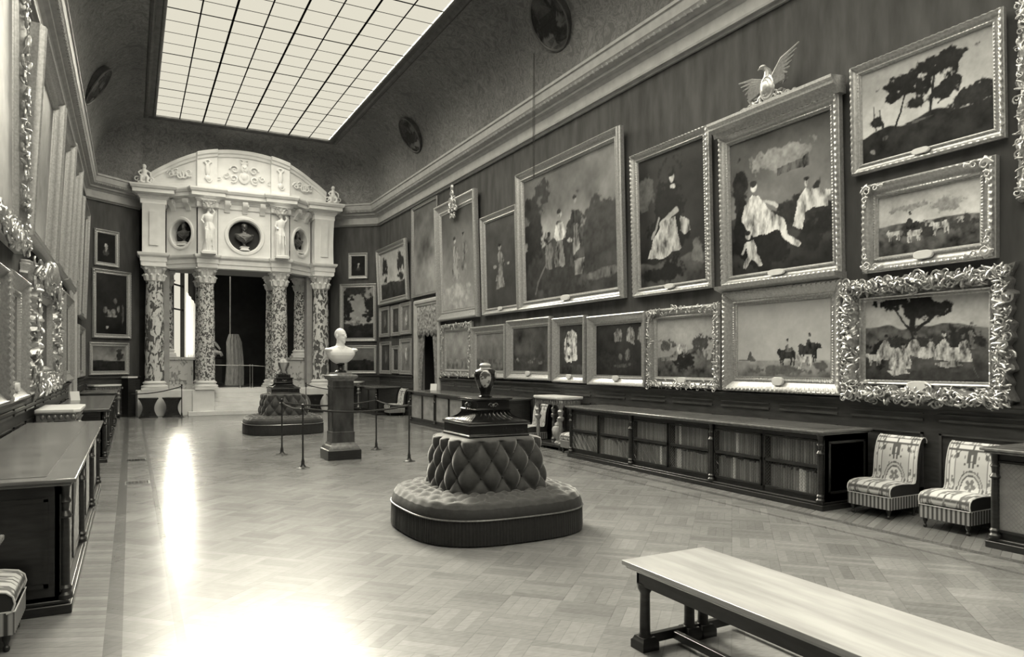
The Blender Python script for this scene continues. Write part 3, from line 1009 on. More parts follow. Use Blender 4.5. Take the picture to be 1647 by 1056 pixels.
# frieze with brackets and the great cornice
band([(-.3, UZ1), (.0, UZ1), (.02, UZ1 + .02), (.02, 7.5), (.05, 7.52), (.07, 7.56), (.10, 7.58), (.10, 7.62), (.26, 7.68), (.26, 7.80), (.30, 7.82), (.34, 7.90), (.34, 7.95), (-.3, 8.0)], 'cornice')
for a, b, n in ((ma, mbp, 3), (la, lb, 2), (ra, rb, 2)):
    for i in range(n):
        l = math.hypot(b[0] - a[0], b[1] - a[1])
        (x, y), th = spot_on(a, b, l * (i + .5 + (.0 if n == 3 else 0)) / n, 0)
        q = MB(); q.xprism([(0.02, 7.20), (-.05, 7.22), (-.08, 7.32), (-.20, 7.42), (-.24, 7.5), (-.24, 7.6), (.02, 7.6)], -.09, .09)
        q.scroll((0, -.17, 7.45), .07, 1.3, .02, ax='yz', y=.1)
        q.build('bracket', M['stone'], port, (x, y, 0), th)
# segmental pediment
AR, AZ0, AZT = 4.92, 8.08, 9.50
def arcz(x, d=0.0):
    R = AR + d; return AZT - AR + math.sqrt(max(0, R * R - (x - PX) ** 2))
PED = [(.60, 27.98), (1.12, 27.92), (2.02, 27.58), (2.06, 27.44), (2.72, 27.44), (2.74, 27.56), (4.54, 27.56), (4.56, 27.44), (5.22, 27.44), (5.26, 27.58), (6.16, 27.92), (6.68, 27.98)]
pts = []
for a, b in zip(PED[:-1], PED[1:]):
    k = max(1, int((b[0] - a[0]) / .12))
    for i in range(k): pts.append((a[0] + (b[0] - a[0]) * i / k, a[1] + (b[1] - a[1]) * i / k))
pts.append(PED[-1])
P = []
for (x, y) in pts:
    zt = max(arcz(x), AZ0 + .03)
    P.append([(x, y, AZ0 - .1), (x, y, AZ0 + .06), (x, y + .02, AZ0 + .07)] + [(x, y + .02, AZ0 + .07 + (max(zt - .26, AZ0 + .08) - AZ0 - .07) * f) for f in (.5, 1)] +
             [(x, y - .03, max(zt - .24, AZ0 + .09)), (x, y - .05, max(zt - .16, AZ0 + .1)), (x, y - .10, max(zt - .12, AZ0 + .11)), (x, y - .12, max(zt - .03, AZ0 + .12)), (x, y - .10, max(zt, AZ0 + .13)), (x, y + .5, max(zt, AZ0 + .13))])
MB().grid(np.array(P), flip=False).build('pediment', M['stone'], port, sharp=30)


def relief(items, name, loc, th=0, vox=.014):
    mb = MB()
    for it in items:
        if it[0] == 's': mb.scroll((it[1], 0, it[2]), it[3], it[4], it[5], it[6], it[7], start=it[8])
        elif it[0] == 'e': mb.ell((it[1], it[5] if len(it) > 5 else 0, it[2]), (it[3], .05, it[4]))
    return remesh(mb.build(name, M['stone'], port, loc, th), vox, 1)


it = [('e', 0, .08, .13, .17, -.05), ('e', 0, .26, .12, .05, -.04), ('e', 0, -.25, .2, .22), ('e', .0, -.2, .12, .14, -.04), ('e', -.04, .11, .022, .018, -.10), ('e', .04, .11, .022, .018, -.1), ('e', 0, .07, .02, .045, -.1), ('e', 0, .0, .045, .014, -.09)]
for sg in (-1, 1):
    it += [('s', sg * .33, .02, .16, 1.3, .035, sg, 1, 0), ('s', sg * .36, -.3, .15, 1.3, .035, sg, -1, 1), ('s', sg * .62, -.22, .12, 1.2, .03, sg, 1, 2), ('s', sg * .1, .33, .08, 1.1, .025, sg, 1, 1), ('s', sg * .85, -.34, .1, 1.2, .025, -sg, 1, 2)]
relief(it, 'cartouche', (PX, 27.54, 8.78))
for sg, cx, cy, th in ((-1, 1.52, 27.72, -.36), (1, 5.76, 27.72, .36)):
    it = []
    for k in range(5): it.append(('s', (k - 2) * .15, .05 * math.sin(k * 2) + .05, .14, 1.3, .035, 1 if k % 2 else -1, 1, k))
    relief(it, 'foliage_relief', (cx, cy, 8.42), th)
for cx in (2.39, 4.88):
    it = [('s', 0, .28, .12, 1.2, .03, 1, 1, 0), ('s', 0, .28, .12, 1.2, .03, -1, 1, 0), ('e', 0, .05, .08, .22), ('e', 0, -.25, .1, .1), ('s', .05, -.3, .1, 1.2, .02, 1, -1, 0)]
    relief(it, 'pilaster_relief', (cx, 27.42, 8.62))
# corner finials: small seated children with scrolls
for cx, cy in ((.40, 27.72), (6.88, 27.76)):
    q = MB(); q.ell((0, 0, .16), (.16, .12, .16)); q.ell((0, 0, .36), (.09, .08, .13)); q.ell((0, -.01, .54), (.075, .08, .085))
    q.tube([(-.08, 0, .42), (-.18, -.04, .32), (-.12, -.1, .22)], .03); q.tube([(.08, 0, .42), (.19, -.02, .34), (.2, -.06, .2)], .03)
    q.tube([(-.05, -.05, .2), (-.1, -.16, .14), (-.1, -.16, -.02)], .04); q.tube([(.05, -.05, .2), (.1, -.16, .14), (.1, -.16, -.02)], .04)
    q.scroll((-.22, 0, .1), .1, 1.2, .03); q.scroll((.22, 0, .1), .1, 1.2, .03, -1)
    q.cbox(0, 0, -.04, .4, .3, .06)
    remesh(q.build('finial_figure', M['stone'], port, (cx, cy - .1, 8.02)), .018, 1)


def caryatid(cx, cy, z, sg):
    q = MB(); L = []
    secs = [(0, .19, .15), (.05, .2, .16), (.35, .165, .13), (.62, .155, .12), (.80, .175, .13), (.92, .15, .11), (1.02, .12, .095), (1.14, .15, .11), (1.24, .17, .105), (1.30, .13, .08), (1.34, .055, .055), (1.40, .05, .05)]
    for (h, rx, ry) in secs:
        row = []
        for i in range(40):
            a = 2 * PI * i / 40
            f = 1 + (.10 * math.sin(a * 9 + h * 3 * sg) if h < .95 else .02 * math.sin(a * 7))
            lean = .04 * sg * math.sin(h * 2.4)
            row.append((rx * f * math.cos(a) + lean, ry * f * math.sin(a), h))
        L.append(row)
    q.loft(L)
    q.ell((.03 * sg, -.01, 1.49), (.072, .085, .10)); q.ell((.03 * sg, .02, 1.54), (.09, .09, .075)); q.ell((.03 * sg, -.09, 1.48), (.014, .02, .025))
    q.tube([(-.15, 0, 1.27), (-.22, -.02, 1.08), (-.14, -.12, .95)], [.05, .04, .03]); q.tube([(.15, 0, 1.27), (.2, -.02, 1.38), (.1, .0, 1.56)], [.05, .04, .03])
    q.tube([(-.06, -.1, .75), (-.08, -.17, .42), (-.07, -.14, .02)], [.06, .05, .035])
    for k in range(5): q.tube([(-.1 + .05 * k, -.10, .86), (-.12 + .06 * k, -.15, .45), (-.13 + .07 * k, -.15, .02)], [.012, .02, .016], 6)
    remesh(q.build('caryatid', M['stone'], port, (cx, cy, z)), .014, 1)
    MB().sq([(.24, 0), (.24, .08), (.2, .1), (.2, .12)], cx, cy, UZ0 - .0).build('caryatid_plinth', M['stone'], port)
    m2 = MB(); capital(m2, cx, cy + .02, 7.26, .17, .26); m2.build('caryatid_capital', M['stone'], port)


caryatid(2.40, 27.24, UZ0 + .1, 1)
caryatid(4.88, 27.24, UZ0 + .1, -1)


def bust(name, label, m, loc, th, s=1.0, socle_m=None, drape=False, turn=0.0, group=None):
    t = thing(name, label, 'bust', loc, th, group)
    q = MB(); L = []
    for (z, rx, ry, oy) in ((.14, .04, .04, .02), (.19, .15, .08, .0), (.25, .225, .105, -.01), (.31, .265, .12, -.015), (.36, .285, .12, -.01), (.40, .285, .11, 0), (.43, .24, .10, .01), (.455, .16, .09, .01), (.475, .09, .08, .015), (.52, .068, .072, .012), (.60, .064, .072, .005)):
        row = []
        for i in range(36):
            a = 2 * PI * i / 36
            f = 1 + (.05 * math.sin(a * 6 + z * 30) if drape else .015 * math.sin(a * 5))
            c_, s_ = math.cos(a), math.sin(a)
            row.append((rx * f * math.copysign(abs(c_) ** .85, c_), ry * f * s_ + oy, z))
        L.append(row)
    q.loft(L)
    R = Matrix.Rotation(turn, 3, 'Z')
    def e(x, y, z, rx, ry, rz):
        k = 1.16
        v = R @ Vector((x * k, y * k, 0)); q.ell((v.x, v.y, .52 + (z - .52) * k), (rx * k, ry * k, rz * k), 14, 10, R)
    e(0, .012, .665, .078, .098, .092); e(0, -.015, .61, .062, .075, .082); e(0, -.055, .565, .038, .035, .035)       # skull, face, chin
    e(0, -.100, .625, .015, .026, .026); e(0, -.080, .662, .048, .014, .010)                                         # nose, brow
    e(-.028, -.078, .645, .013, .008, .008); e(.028, -.078, .645, .013, .008, .008)                                    # eyes
    e(0, -.083, .588, .024, .012, .007); e(0, -.085, .598, .032, .012, .007)                                         # lips, moustache
    e(0, -.07, .548, .022, .024, .032)                                                                              # short beard
    e(-.078, .01, .635, .010, .02, .030); e(.078, .01, .635, .010, .02, .030)                                          # ears
    for sg in (-1, 1):
        q.tube([(sg * .07, -.07, .46), (sg * .03, -.11, .38), (0, -.12, .30)], .012, 6)                              # lapel folds
        q.ell((sg * .25, -.02, .405), (.07, .085, .035))
    if drape:
        for k in range(5): q.tube([(-.24 + .03 * k, -.09, .40 - .02 * k), (-.05 + .02 * k, -.14, .28 - .02 * k), (.2 - .02 * k, -.1, .36 - .02 * k)], .016, 6)
        e(0, .02, .70, .088, .10, .06)
    b = q.build('figure', m, t); b.scale = (s, s, s); remesh(b, .0075, 2)
    k = MB(); k.lathe([(.11, 0), (.11, .02), (.095, .03), (.06, .05), (.045, .08), (.045, .12), (.07, .14), (.075, .17)], 0, .01, 0, 24)
    kk = k.build('socle', socle_m or m, t); kk.scale = (s, s, s)
    return t


for (a, b, u, back, lab, sc_) in ((ma, mbp, .90, .12, 'bronze draped bust of a man in the middle round niche of the portico', 1.08), (la, lb, .60, .14, 'bronze draped bust in the left oval niche of the portico', .88), (ra, rb, .60, .14, 'bronze draped bust in the right oval niche of the portico', .88)):
    (x, y), th = spot_on(a, b, u, back)
    h0 = OC - (.55 if sc_ > 1 else .46) + .03
    pl = thing('bust_stand', 'white stone bust stand low in the %s niche of the portico' % ('middle round' if sc_ > 1 else 'left oval' if a == la else 'right oval'), 'stand', (x, y, h0), th)
    MB().sq([(.16, 0), (.17, .03), (.13, .05), (.12, .10), (.15, .12), (.15, .14)], 0, -.02, 0).build('stand_block', M['stone'], pl)
    bust('bust', lab, M['bronze_bust'], (x, y, h0 + .14), th, sc_, drape=True, group='bronze busts in the portico niches')

# end wall above and behind the portico
wall('wall_north', [PR, (PR[0], 28.72), (PL[0], 28.72), PL], ZE + .02, 8.6, M['fabric_wall'])

# ================================================================== ROTUNDA BEYOND THE PORTICO
RW = [(.7, 29.6), (.9, 30.0), (1.40, 30.55), (1.86, 31.65), (2.3, 33.0), (3.0, 34.2), (5.6, 34.6), (7.3, 33.0), (7.2, 29.6)]
RW = RW[::-1]
mb = MB()
for (a, b) in zip(RW[:-1], RW[1:]):
    dx, dy = b[0] - a[0], b[1] - a[1]; l = math.hypot(dx, dy); nx, ny = dy / l * .2, -dx / l * .2
    segs = [(pz - .1, 6.3)]
    if a in ((1.86, 31.65), (2.3, 33.0)): segs = [(pz - .1, 2.05), (5.6, 6.3)]
    for z0, z1 in segs: mb.prism([a, b, (b[0] + nx, b[1] + ny), (a[0] + nx, a[1] + ny)], z0, z1)
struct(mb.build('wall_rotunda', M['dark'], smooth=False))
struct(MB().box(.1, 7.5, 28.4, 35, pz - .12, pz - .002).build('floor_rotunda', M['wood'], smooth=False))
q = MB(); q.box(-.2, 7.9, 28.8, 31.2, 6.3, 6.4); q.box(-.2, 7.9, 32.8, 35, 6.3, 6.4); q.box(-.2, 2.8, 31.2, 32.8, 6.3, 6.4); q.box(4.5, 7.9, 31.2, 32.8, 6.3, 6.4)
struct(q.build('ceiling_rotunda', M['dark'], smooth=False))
struct(MB().box(2.8, 4.5, 31.2, 32.8, 6.34, 6.35).build('window_3_added', M['glass'], smooth=False))  # unseen roof light, added to light the rotunda statues
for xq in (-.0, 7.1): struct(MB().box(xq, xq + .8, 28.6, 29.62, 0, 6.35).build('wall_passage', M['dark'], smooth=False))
w2 = bpy.data.objects.new('window_2', None); C.objects.link(w2); struct(w2)
th = math.atan2(31.65 - 30.55, 1.86 - 1.40)
w2.location = (1.40, 30.55, 0); w2.rotation_euler = (0, 0, th)
l = math.hypot(1.1, .46)
q = MB(); q.box(0, .06, -.05, .1, 2.05, 5.6); q.box(l - .06, l, -.05, .1, 2.05, 5.6); q.box(0, l, -.05, .1, 2.0, 2.08)
for z in (3.95, 4.9): q.box(0, l, -.0, .05, z - .03, z + .03)
q.build('window_frame', M['wood'], w2)
MB().box(.06, l - .06, .03, .036, 2.08, 5.6).build('glass', M['glass'], w2, smooth=False)
w4 = bpy.data.objects.new('window_4', None); C.objects.link(w4); struct(w4)
w4.location = (1.86, 31.65, 0); w4.rotation_euler = (0, 0, math.atan2(1.35, .44)); l = math.hypot(1.35, .44)
q = MB(); q.box(0, .05, -.02, .1, 2.05, 5.6); q.box(l - .05, l, -.02, .1, 2.05, 5.6); q.box(0, l, -.02, .1, 2.0, 2.08); q.build('window_frame', M['wood'], w4)
MB().box(.05, l - .05, .03, .036, 2.08, 5.6).build('glass', M['glass'], w4, smooth=False)
t = thing('curtain', 'white curtain drawn aside right of the rotunda window', 'curtain', (1.95, 31.62, 2.05), .9)
P = []
for i in range(30):
    u = i / 29; P.append([(.62 * u, .02 * math.sin(u * 22), 2.7 * (j / 12) * (1 - .18 * u) + 0.0) for j in range(13)])
o = MB().grid(np.array(P)).build('cloth', sheer, t); o.modifiers.new('s', 'SOLIDIFY').thickness = .01
# statues and drape in the gloom
t = thing('statue', 'grey seated statue on a dark block seen between the left columns', 'statue', (2.98, 32.4, pz), .1)
q = MB(); q.ell((0, 0, 1.38), (.26, .22, .24)); q.ell((-.04, 0, 1.75), (.19, .15, .26)); q.ell((-.05, -.02, 2.12), (.1, .11, .13))
q.tube([(-.04, 0, 1.95), (.18, -.1, 1.7), (.3, -.2, 1.5)], [.07, .06, .04]); q.tube([(.05, -.1, 1.4), (.3, -.3, 1.35), (.35, -.32, 1.22)], [.1, .08, .06])
remesh(q.build('figure', M['statue_grey'], t), .02, 2)
MB().sq([(.4, 0), (.4, .1), (.34, .12), (.34, 1.12), (.4, 1.16), (.4, 1.2)]).build('block', M['dark'], t)
t = thing('curtain', 'grey floor-length drape hanging in the dark rotunda between the middle columns', 'curtain', (3.85, 32.2, pz), 0)
L = []
for j in range(14):
    f = j / 13; z = 2.15 * f; wv = .36 - .08 * f - (.10 * max(0, f - .85) / .15)
    L.append([((wv * math.cos(a)) * (1 + .07 * math.sin(a * 13)) + .03 * math.sin(f * 4), .14 * math.sin(a) * (1 + .1 * math.sin(a * 13)), z) for a in [2 * PI * i / 64 for i in range(64)]])
MB().loft(L).build('cloth', M['statue_grey'], t)
t = thing('curtain_pole', 'thin pale upright pole rising beside the grey rotunda drape', 'pole', (3.72, 32.5, pz))
MB().tube([(0, 0, 0), (0, 0, 4.6)], .025).build('shaft', M['statue_grey'], t)
t = thing('barrier', 'thin metal barrier rail across the portico threshold between the middle columns', 'barrier', (0, 0, pz))
q = MB(); q.tube([(2.75, 29.0, .86), (4.15, 29.0, .84), (4.7, 29.0, .80)], .012); q.build('rail', M['brass'], t)
for x in (3.68, 4.03, 4.12):
    MB().lathe([(.06, 0), (.05, .02), (.016, .05), (.013, .8), (.022, .83), (.02, .87), (.005, .89)], x, 29.0, 0, 10).build('post', M['brass'], t)

# ================================================================== CABINETS


def posts_prof(h):
    return [(.055, 0), (.055, .03), (.04, .05), (.05, .08), (.035, .10), (.034, h * .5), (.03, h - .26), (.045, h - .25), (.05, h - .235), (.028, h - .20), (.032, h - .15), (.045, h - .13), (.03, h - .10), (.035, h - .03), (.05, h)]


def cabinet(label, wall_, s0, s1, lining=None, depth=.86, H=1.0, bays=3, group='long low cabinets along the walls', top=None, lat=True):
    (px, py), th = spot(wall_, (s0 + s1) / 2)
    L = abs(s1 - s0); n = (math.sin(th), -math.cos(th))
    t = thing('bookcase' if lining is None else 'cabinet', label, 'bookcase' if lining is None else 'cabinet', (px + n[0] * .105, py + n[1] * .105, 0), th, group)
    f = -depth
    q = MB(); q.box(-L / 2 - .03, L / 2 + .03, f - .05, 0, 0, .07); q.box(-L / 2 - .01, L / 2 + .01, f - .03, 0, .07, .10)
    q.build('plinth', M['wood'], t, bev=.008)
    q = MB()
    q.box(-L / 2, L / 2, f + .03, 0, .10, .13); q.box(-L / 2, L / 2, -.02, 0, .1, H - .05)
    q.box(-L / 2, -L / 2 + .03, f + .03, 0, .1, H - .05); q.box(L / 2 - .03, L / 2, f + .03, 0, .1, H - .05)
    q.box(-L / 2, L / 2, f + .02, f + .06, H - .12, H - .05); q.box(-L / 2, L / 2, f + .02, f + .06, .1, .16)
    for sg in (-1, 1):
        x = sg * L / 2
        for a, b, c, d in ((f + .1, -.06, .2, .23), (f + .1, -.06, H - .17, H - .14), (f + .1, f + .13, .2, H - .15), (-.09, -.06, .2, H - .15)):
            q.box(min(x, x + sg * .01), max(x, x + sg * .01), a, b, c, d)
    for i in range(bays * 2 + 1):
        x = -L / 2 + L * i / (bays * 2); w = .045 if i % 2 == 0 else .02
        q.box(max(x - w, -L / 2), min(x + w, L / 2), f + .02, f + .06, .1, H - .06)
        if lining is None: q.box(max(x - .012, -L / 2), min(x + .012, L / 2), f + .06, -.02, .13, H - .05)
    q.build('carcass', M['wood'], t, smooth=False)
    if lining is None: MB().box(-L / 2 + .03, L / 2 - .03, f + .05, -.02, .53, .55).build('shelf', M['wood'], t, smooth=False)
    q = MB(); q.box(-L / 2 - .07, L / 2 + .07, f - .08, 0, H - .03, H); q.box(-L / 2 - .04, L / 2 + .04, f - .05, 0, H - .055, H - .03)
    tp = q.build('worktop', M['wood_top'] if top is None else top, t, bev=.008)
    MB().box(-L / 2 + .1, L / 2 - .1, f + .12, -.1, H, H + .003).build('leather_inset', mat('worktop_leather', .13, .2, .3, 2), tp, smooth=False)
    for i in range(bays + 1):
        x = -L / 2 + L * i / bays
        x = min(max(x, -L / 2 + .04), L / 2 - .04)
        c = MB(); c.lathe(posts_prof(H - .15), x, f - .0, .10, 14); c.build('colonette', M['wood'], t)
    for i in range(bays * 2):
        x0 = -L / 2 + L * i / (bays * 2) + (.05 if i % 2 == 0 else .025); x1 = -L / 2 + L * (i + 1) / (bays * 2) - (.025 if i % 2 == 0 else .05)
        z0, z1 = .165, H - .125
        d = MB(); w = .022
        d.box(x0, x1, f + .0, f + .025, z0, z0 + w); d.box(x0, x1, f, f + .025, z1 - w, z1); d.box(x0, x0 + w, f, f + .025, z0, z1); d.box(x1 - w, x1, f, f + .025, z0, z1)
        if lining is None: d.box(x0, x1, f + .0, f + .02, .52, .56)
        dd = d.build('door', M['wood'], t, smooth=False)
        if lat:
            g = MB(); st = .045
            k = z0 - (x1 - x0)
            while k < z1:   # two families of slanting wires
                for sg in (1, -1):
                    a0 = max(x0, x0 + (z0 - k)); a1 = min(x1, x0 + (z1 - k))
                    if a1 - a0 > .01:
                        p0, p1 = (a0, k + (a0 - x0)), (a1, k + (a1 - x0))
                        if sg < 0: p0, p1 = (x0 + x1 - p0[0], p0[1]), (x0 + x1 - p1[0], p1[1])
                        g.tube([(p0[0], f + .012, p0[1]), (p1[0], f + .012, p1[1])], .0016, 3)
                k += st
            g.build('lattice', M['brass'], dd, smooth=False)
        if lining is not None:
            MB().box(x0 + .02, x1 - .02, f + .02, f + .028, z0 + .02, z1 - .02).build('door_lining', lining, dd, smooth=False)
    return t


cabinet('long dark bookcase full of books right of the near ottoman', 'R', 11.95, 6.10)
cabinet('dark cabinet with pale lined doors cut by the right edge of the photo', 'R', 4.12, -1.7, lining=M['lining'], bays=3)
cabinet('long cabinet with doors painted pale as floor reflection in front of the right wall doorway', 'R', 21.1, 15.05, lining=M['lining'], lat=False)  # pale panels painted in place of the floor reflected in the glass
darkl = mat('dark_door_lining', .05, .3, .3, 4)
cabinet('nearest long dark cabinet against the left wall', 'L', 6.25, 12.1, lining=darkl)
cabinet('second long dark cabinet on the left wall beyond the marble table', 'L', 15.3, 21.4, lining=darkl)
cabinet('short dark cabinet far down the left wall beyond the doorway', 'L', 23.7, 25.9, lining=darkl, bays=1, lat=False)
cabinet('short dark cabinet at the far end of the right wall behind the barrier posts', 'R', 26.6, 24.55, lining=darkl, bays=1, lat=False)

# books behind the lattice of the right bookcase
bm_ = {}
for key in ('book_a', 'book_b', 'book_c'):
    q = MB()
    q.box(-.5, .5, .06, 1, 0, 1)                                                   # boards and pages, unit size
    q.loft([[(-.5 + .0, .06, z), (-.42, .015, z), (-.2, -.01, z), (.2, -.01, z), (.42, .015, z), (.5, .06, z)] for z in (0, .12, .13, .15, .16, .32, .33, .35, .36, .62, .63, .65, .66, .85, .86, .88, .89, 1)])
    o = q.build('book', M[key]); bm_[key] = o.data; bpy.data.objects.remove(o)
names = ['first', 'second', 'third', 'fourth', 'fifth', 'sixth']
L = 5.85; dn = 6
for i in range(6):
    for lev in (0, 1):
        yA = 11.95 - L * i / dn - .055; yB = 11.95 - L * (i + 1) / dn + .055
        s_ = yA; shelf = .135 if lev == 0 else .552
        k = 0; avail = .34
        hmean = .30 + .03 * rnd.random()
        grp = 'books on the %s shelf behind lattice door %s' % ('lower' if lev == 0 else 'upper', names[i])
        while True:
            w = rnd.uniform(.032, .052)
            if s_ - w < yB: break
            key = 'book_b' if rnd.random() < .35 else 'book_a'
            lab = '%s leather-bound book on the %s shelf behind the %s lattice door of the long bookcase' % ('tan' if key == 'book_b' else 'brown', 'lower' if lev == 0 else 'upper', names[i])
            pale = (i, lev, k) in ((3, 1, 2), (3, 0, 1), (3, 0, 2), (4, 1, 8), (4, 0, 7), (5, 0, 11), (5, 0, 12), (2, 0, 14))
            if pale:
                key = 'book_c'; lab = 'pale vellum book among brown ones, %s shelf behind the %s lattice door' % ('lower' if lev == 0 else 'upper', names[i])
                if (i, lev) in ((3, 0), (5, 0)): lab = '%s of two adjoining pale vellum books, lower shelf behind the %s lattice door' % ('left' if k in (1, 11) else 'right', names[i])
                w = .055
            h = hmean + rnd.uniform(-.02, .03)
            b = bpy.data.objects.new('book', bm_[key]); C.objects.link(b)
            b.scale = (w * .96, .2, h)
            b.location = (8.495 - .86 + .09, s_ - w / 2, shelf); b.rotation_euler = (0, 0, -PI / 2)
            tag(b, lab, 'book', grp + (' pale' if pale else ' tan' if key == 'book_b' else ''))
            s_ -= w; k += 1

# ================================================================== OTTOMANS


def sup(phi, s, n=3.6):
    return s / ((abs(math.cos(phi)) ** n + abs(math.sin(phi)) ** n) ** (1 / n))


def tuft(u, v):
    return (abs(math.sin(PI * (u + v))) * abs(math.sin(PI * (u - v)))) ** .45


def ottoman(label, x, y):
    t = thing('ottoman', label, 'ottoman', (x, y, 0), 0, 'buttoned ottomans down the middle of the room')
    N = 256; S_ = 1.0
    P = np.zeros((N, 26, 3))
    for i in range(N):
        a = 2 * PI * i / N; Ro = sup(a, S_, 3.0); Ri = sup(a, .50, 4)
        for j in range(26):
            f = j / 25
            if j < 18:
                g = j / 17; r = Ri + (Ro - .07 - Ri) * g; z = .455 + .02 * math.sin(g * PI) - .03 * g * g
                u = a * 26 / (2 * PI); v = g * 2.0
                z += .042 * (tuft(u, v) - .6) * (1 if g < .93 else .4)
            else:
                g = (j - 17) / 8; b = g * PI / 2
                r = Ro - .07 + .07 * math.sin(b) - (.0 if g < .9 else .005); z = .425 - .15 * g ** 1.3 - .01
                z += .006 * math.sin(a * 36) * (1 - g)
            P[i, j] = (r * math.cos(a), r * math.sin(a), z)
    MB().grid(P[:, :21], cu=True, flip=True).build('seat_cushion', M['velvet'], t, sharp=80)
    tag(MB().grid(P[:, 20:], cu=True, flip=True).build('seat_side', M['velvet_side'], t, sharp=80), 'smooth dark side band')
    # welt
    ring = [(sup(a, S_ + .004, 3.0) * math.cos(a), sup(a, S_ + .004, 3.0) * math.sin(a), .27) for a in [2 * PI * i / 128 for i in range(129)]]
    tag(MB().tube(ring, .008, 6).build('piping', M['gilt_bright'], t), 'pale cord piping')
    N2 = 760; P = np.zeros((N2, 5, 3))
    for i in range(N2):
        a = 2 * PI * i / N2; R_ = sup(a, S_ - .004, 3.0) + .005 * math.sin(i * PI / 2 * 1.02 + .4 * math.sin(i))
        for j, (z, k) in enumerate(((.27, -.01), (.25, 0), (.15, .004), (.05, .006), (.012, .004))): P[i, j] = ((R_ + k) * math.cos(a), (R_ + k) * math.sin(a), z)
    tag(MB().grid(P, cu=True, flip=True).build('fringe', M['velvet_skirt'], t, sharp=80), 'dark pleated fringe')
    # buttoned backrest
    P = np.zeros((N, 44, 3))
    for i in range(N):
        a = 2 * PI * i / N
        for j in range(44):
            if j < 36:
                g = j / 35; s = .60 - .085 * g; z = .43 + .57 * g
                u = a * 15 / (2 * PI); v = g * 1.55 + .5
                k = (tuft(u, v) - .55) * .085 * math.sin(min(1, g * 5) * PI / 2)
                r = sup(a, s, 4.2) + k
            else:
                g = (j - 35) / 8; b = g * PI / 2; r = sup(a, .515, 4.2) - .09 * (1 - math.cos(b)) + (tuft(a * 15 / (2 * PI), 2.05) - .55) * .06 * (1 - g); z = 1.0 + .03 * math.sin(b)
            P[i, j] = (r * math.cos(a), r * math.sin(a), z)
    mb = MB().grid(P, cu=True, flip=True); o0 = mb.n - N * 44; mb.f.append([o0 + i * 44 + 43 for i in range(N)])
    bk = mb.build('backrest', M['velvet'], t, sharp=80)
    # buttons
    q = MB()
    for v2 in (1, 2, 3):
        g = (v2 * .5 - .5 + 0) / 1.55
        if g > .98 or g <= .01: continue
        for k in range(30):
            # lattice points of the tuft pattern
            u = (k + (v2 % 2) * 0) * .5
            v = g * 1.55 + .5
            if abs(math.sin(PI * (u + v))) > .02: u += .25 * 0
            if abs(math.sin(PI * (u + v))) > .02: continue
            a = u * 2 * PI / 15; r = sup(a, .60 - .085 * g, 4.2) - .03
            q.ell((r * math.cos(a), r * math.sin(a), .43 + .57 * g), .012, 6, 4)
    if q.n: q.build('buttons', M['velvet_skirt'], bk)
    # ebonised plinth on top
    q = MB(); q.sq([(.37, 0), (.375, .02), (.36, .035), (.36, .13), (.375, .14), (.38, .165), (.35, .17)], 0, 0, 1.03); q.build('plinth_base', M['ebony'], t, bev=.004)
    q = MB(); q.sq([(.383, .133), (.383, .142)], 0, 0, 1.03); q.sq([(.382, .015), (.382, .024)], 0, 0, 1.03); q.build('gilt_fillet', M['brass'], t)
    NF = 9; rows = []
    for j in range(10):
        g = j / 9; s = .21 + .14 * (1 - g) ** 2.2
        row = []
        for side in range(4):
            for i in range(NF * 6):
                u = -1 + 2 * i / (NF * 6); d = s - .022 * abs(math.sin(PI * i / 6)) ** .7 * min(1, 4 * g + .15) * min(1, (1 - g) * 4 + .2)
                row.append([(u * s, -d), (d, u * s), (-u * s, d), (-d, -u * s)][side])
        rows.append([(a, b, 1.20 + .115 * g) for a, b in row])
    MB().loft(rows).build('fluted_flare', M['ebony'], t, sharp=20)
    q = MB(); q.sq([(.215, 0), (.22, .015), (.205, .025), (.205, .11), (.23, .12), (.235, .14), (.2, .145)], 0, 0, 1.31); q.build('plinth_top', M['ebony'], t, bev=.003)
    q = MB()
    for sx, sy, ax in ((0, -.207, 'xz'), (.207, 0, 'yz'), (-.207, 0, 'yz'), (0, .207, 'xz')):
        for sg in (-1, 1):
            q.scroll((sx + (sg * .03 if ax == 'xz' else 0), sy + (sg * .03 if ax == 'yz' else 0), 1.372), .028, 1.1, .005, sg, 1, ax=ax)
        q.ell((sx, sy, 1.37), (.014, .014, .02), 8, 6)
    q.build('gilt_mount', M['brass'], t)
    for sg in (-1, 1):
        q = MB(); q.tube([(sg * .225, 0, 1.40), (sg * .25, 0, 1.385), (sg * .24, 0, 1.33)], .009, 6); q.build('ring_handle', M['brass'], t)
    return t


ottoman('near buttoned velvet ottoman with fringed skirt, under the lidded jar', 3.60, 7.44)
ottoman('far buttoned velvet ottoman standing in front of the portico steps', 3.60, 19.85)


JN = fbm(80, 160, 5, 8, 3, 2)


